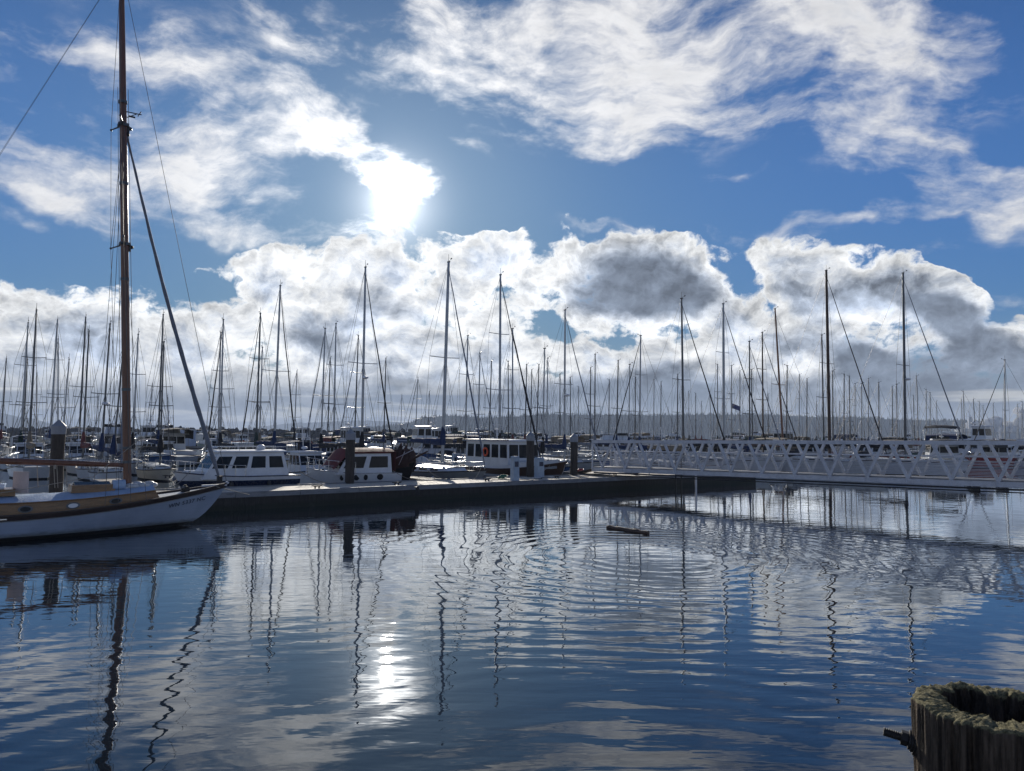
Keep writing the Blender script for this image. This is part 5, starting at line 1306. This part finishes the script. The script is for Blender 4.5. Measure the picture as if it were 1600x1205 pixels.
# ------------------------------------------------------------------ fill the other slips with motorboats
fills = []
tries = 0
while len(fills) < 84 and tries < 6000:
    tries += 1
    q = rs_.choice(dock_n[1:5] + [dock_n[1], dock_n[2]]); sd = rs_.choice((-1, 1)); L = rs_.uniform(7, 13); B = L * .34
    n = q + 1.5 + sd * (1.8 + L / 2); px = rs_.uniform(-60, 1660); r_ = ray(px, 669); dn = Vector((r_.x, r_.y, 0)).dot(DN)
    if dn <= 0.02: continue
    k = n / dn; v = Vector((r_.x * k, r_.y * k, 0)); a = an(v)[0]
    if v.y > 330 or clash(a, n, L / 2, B / 2): continue
    placed.append((a, n, L / 2, B / 2)); fills.append((px, v.y, v, L, rs_.choice((BIN, BOUT)), q))
# a scattering between the gangway and the far docks on the open side
tries = 0
while len(fills) < 122 and tries < 4000:
    tries += 1
    px = rs_.uniform(1080, 1640); D = rs_.uniform(84, 190); L = rs_.uniform(8, 13); f = Py(px, 669, D); a, n = an(Vector((f.x, f.y, 0)))
    if clash(a, n, L / 2 + .5, L * .17 + .5): continue
    placed.append((a, n, L / 2, L * .17)); fills.append((px, D, Vector((f.x, f.y, 0)), L, rs_.choice((BIN, BOUT)), 0))
byint = {}
for f_ in fills: byint.setdefault(interval(f_[0]), []).append(f_)
protos = {}
kinds = ['cruiser', 'cruiser', 'flybridge', 'trawler', 'pilothouse']
short = {-400: 'photo edge', 199: 'wooden mast', 429: 'blue-covered mast', 566: 'pale mast behind the piling', 694: 'white sloop mast', 781: 'tall pale mast', 882: 'blue-bagged mast', 1068: 'vaned mast', 1131: 'thick mast', 1296: 'brown mast', 1414: 'radar mast', 1569: 'steam mast', 2200: 'photo edge'}
for (lo, hi), lst in byint.items():
    lst.sort(key=lambda q: q[1])
    for k, (px, D, v, L, hd, q) in enumerate(lst):
        kd = rs_.choice(kinds); hm = rs_.choice(['gel', 'gel', 'gelold', 'navy', 'bluep', 'cream', 'greenp', 'redp']); cv = rs_.choice([None, 'canvasblue', 'canvasblack', 'canvastan', None, 'canvasgreen'])
        nm = {'cruiser': 'cabin cruiser', 'flybridge': 'flybridge yacht', 'trawler': 'trawler yacht', 'pilothouse': 'pilothouse boat'}[kd]
        lab = '%s %s, %s nearest motorboat between %s and %s' % (hnames[hm], nm, ORD[k] if k else 'very', short[lo], short[hi])
        if len(lab.split()) > 16: lab = lab.replace('pale mast behind the piling', 'piling mast')
        key = (kd, hm, cv)
        if key not in protos:
            t, _, _ = motorboat((v.x, v.y), hd, 10.0, lab, 'motorboats moored in the marina', hm, kd, canvas=cv, lod=1, seed=k); protos[key] = t
        else: t = copy_tree(protos[key]); t.location = (v.x, v.y, 0); t.rotation_euler = (0, 0, hd); t['label'] = lab
        t.scale = (L / 10,) * 3
# ------------------------------------------------------------------ more pilings by the other docks
pl = []
for q, st in ((83.0, 16), (126.0, 22), (169.0, 30)):
    for i in range(-6, 24):
        v = AN(i * st + 3, q + 3.4)
        if v.y < 20: continue
        px = proj((v.x, v.y, 2))[0]
        if -40 < px < 1640 and v.y < 330: pl.append((px, v.y, v, q))
pl.sort()
for k, (px, D, v, q) in enumerate(sorted(pl)):
    nth = [z for z in sorted(pl) if z[3] == q].index((px, D, v, q))
    t = piling(px, D, 3.3, .2, 'capped piling of the %s dock, %s from the left edge' % ({83.0: 'second', 126.0: 'third', 169.0: 'fourth'}[q], ORD[nth]), group='far pilings along the other docks', base=-.5)
# ------------------------------------------------------------------ rotten mooring post in the near corner
def _moss():
    p = objco(); s = new('ShaderNodeSeparateXYZ'); N.t.links.new(p.s, s.inputs[0])
    ge = new('ShaderNodeNewGeometry'); sn = new('ShaderNodeSeparateXYZ'); N.t.links.new(ge.outputs['Normal'], sn.inputs[0])
    n = noise(p, 14, 6, 0.7); n2 = noise(p, 95, 6, 0.75)
    st = noise(vmath('MULTIPLY', p, (62, 62, 5.0)), 1.0, 5, 0.65)
    bark = cmix(sstep(st, .35, .7), (0.028, 0.022, 0.017), (0.17, 0.13, 0.095))
    bark = cmix(sstep(n, .55, .8) * .5, bark, (0.05, 0.06, 0.035))
    top = cmix(sstep(n2, .3, .7), (0.07, 0.065, 0.032), (0.38, 0.34, 0.19))
    upm = sstep(N(sn.outputs[2]) + (n - .5) * 0.9, .30, .60)
    c = cmix(upm, bark, top)
    return principled(c, .92, bump=st * .45 + n2 * .7 + n * .8, bdist=.018, spec=.2)
M['rotpost'] = mat('rotten_post_wood', _moss)
def forepost():
    zt = 2.755; X, Y, Rr = 1.53, 2.42, .230
    t = thing('mooring_post', (X, Y, 0), 0, 'thick rotten wooden post with mossy hollow top close in the bottom corner', 'post')
    rg = random.Random(6); NA = 240
    from mathutils import noise as mn
    def fn(a, z, s, k=1): return mn.noise(Vector((math.cos(a) * s, math.sin(a) * s, z * k)))
    def rout(a, z):
        g = fn(a, z, 7, .9) * .002 + fn(a, z, 40, 3.5) * .0045 + fn(a, z, 2.2, .5) * .012 + fn(a, z, 60, 2.0) * .003
        w_ = a + .35 * fn(a, z * .3, 2.5); crack = -.016 * max(0, fn(w_ + 5, z, 8, .6) - .40) * 4 - .008 * max(0, fn(w_ + 2, z, 22, 1.4) - .30) * 3
        return Rr + g + crack
    def ztop(a): return zt + fn(a, 1.0, 2.2) * .006 + fn(a, 3, 8) * .006 + fn(a, 7, 25) * .004
    b = MB(); rows = []
    zz = [-1, 0, 1, 1.6, 2.0, 2.25, 2.4, 2.5, 2.58, 2.64, 2.69, 2.73, 2.76]
    for z in zz: rows.append([(rout(2 * math.pi * k / NA, z) * math.cos(2 * math.pi * k / NA), rout(2 * math.pi * k / NA, z) * math.sin(2 * math.pi * k / NA), min(z, ztop(2 * math.pi * k / NA) - .02)) for k in range(NA)])
    def ring(f, dz, jit=.3):
        out = []
        for k in range(NA):
            a = 2 * math.pi * k / NA; ro = rout(a, 2.76); ri = rin(a); r = ro + (ri - ro) * f
            out.append((r * math.cos(a), r * math.sin(a), ztop(a) + dz + mn.noise(Vector((r * math.cos(a) * 30, r * math.sin(a) * 30, 1))) * .007 + mn.noise(Vector((r * math.cos(a) * 90, r * math.sin(a) * 90, 1))) * .005))
        return out
    def rin(a):
        base = .60 + .20 * fn(a, 2, 1.6) + .16 * fn(a, 5, 5) + .07 * fn(a, 9, 16)
        d = math.cos(a - R(250)); base -= .13 * max(0, d) ; base += .14 * max(0, math.cos(a - R(70)))
        return Rr * min(.88, max(.25, base))
    rows.append(ring(.0, -.004)); 
    for f in (.08, .16, .26, .36, .46, .56, .66, .76, .86, .94, 1.0): rows.append(ring(f, .002 if f < .9 else -.002))
    for i, (f, z) in enumerate(((.995, -.012), (.97, -.03), (.94, -.06), (.9, -.09), (.82, -.11))):
        rows.append([(rin(2 * math.pi * k / NA) * f * math.cos(2 * math.pi * k / NA) + fn(2 * math.pi * k / NA, z * 3, 12) * .008, rin(2 * math.pi * k / NA) * f * math.sin(2 * math.pi * k / NA), zt + z + fn(2 * math.pi * k / NA, 1, 7) * .02) for k in range(NA)])
    for f, z in ((.6, -.118), (.3, -.12), (.02, -.115)):
        rows.append([(rin(2 * math.pi * k / NA) * f * math.cos(2 * math.pi * k / NA), rin(2 * math.pi * k / NA) * f * math.sin(2 * math.pi * k / NA), zt + z + fn(2 * math.pi * k / NA, f * 5, 4) * .03) for k in range(NA)])
    b.grid(rows, True, True); post = b.build('post', 'rotpost', t)
    # splinters standing in the hollow
    b = MB()
    for i in range(26):
        a = rg.uniform(0, 6.28); r = rin(a) * rg.uniform(.86, 1.0); z0 = zt - .13; z1 = zt + rg.uniform(-.07, -.015); p = Vector((r * math.cos(a), r * math.sin(a), 0)); w = rg.uniform(.006, .016)
        b.tube([p + Vector((0, 0, z0)), p * .985 + Vector((0, 0, (z0 + z1) / 2)), p * .97 + Vector((0, 0, z1))], [w * 1.3, w, .002], 5, smooth=False)
    b.build('rotten_core', 'rotpost', post)
    # through bolt with washers and nut, pointing out to the left
    za = zt - .150; d = Vector((-.88, .42, .0)).normalized(); p0 = d * (Rr - .03) + Vector((0, 0, za)); dd = (d + Vector((0, 0, .17))).normalized()
    b = MB(); b.tube([p0, p0 + dd * .125], .0125, 12); 
    bo = b.build('bolt_rod', 'iron', t)
    b = MB(); pts = []
    for i in range(150): a = i * .5; q = p0 + dd * (.045 + .08 * i / 150); u_ = dd.cross(Vector((0, 0, 1))).normalized(); v_ = dd.cross(u_); pts.append(q + (u_ * math.cos(a) + v_ * math.sin(a)) * .0128)
    b.tube(pts, .0016, 4); b.build('bolt_thread', 'iron', bo)
    for q, r, w_ in ((.028, .044, .008), (.037, .036, .007), (.045, .031, .006)):
        b = MB(); b.tube([p0 + dd * q, p0 + dd * (q + w_)], r, 18, smooth=False); b.build('washer', 'iron', bo)
    b = MB(); b.tube([p0 + dd * .053, p0 + dd * .073], .024, 6, smooth=False); b.build('nut', 'iron', bo)
forepost()
# ------------------------------------------------------------------ the air: far hills fade to blue
hb = MB(); hb.box((0, 3400, 64), (9400, 7600, 130)); hz_ = hb.build('haze', 'gel')
mh_ = bpy.data.materials.new('haze_air'); mh_.use_nodes = True; N.t = mh_.node_tree; N.t.nodes.clear()
pv = new('ShaderNodeVolumePrincipled'); pv.inputs['Color'].default_value = (0.62, 0.76, 1.0, 1); pv.inputs['Density'].default_value = 0.00016; pv.inputs['Anisotropy'].default_value = 0.1
o_ = new('ShaderNodeOutputMaterial'); N.t.links.new(pv.outputs[0], o_.inputs['Volume'])
hz_.data.materials.clear(); hz_.data.materials.append(mh_); tag(hz_, 'thin blue air over the harbour', kind='stuff')
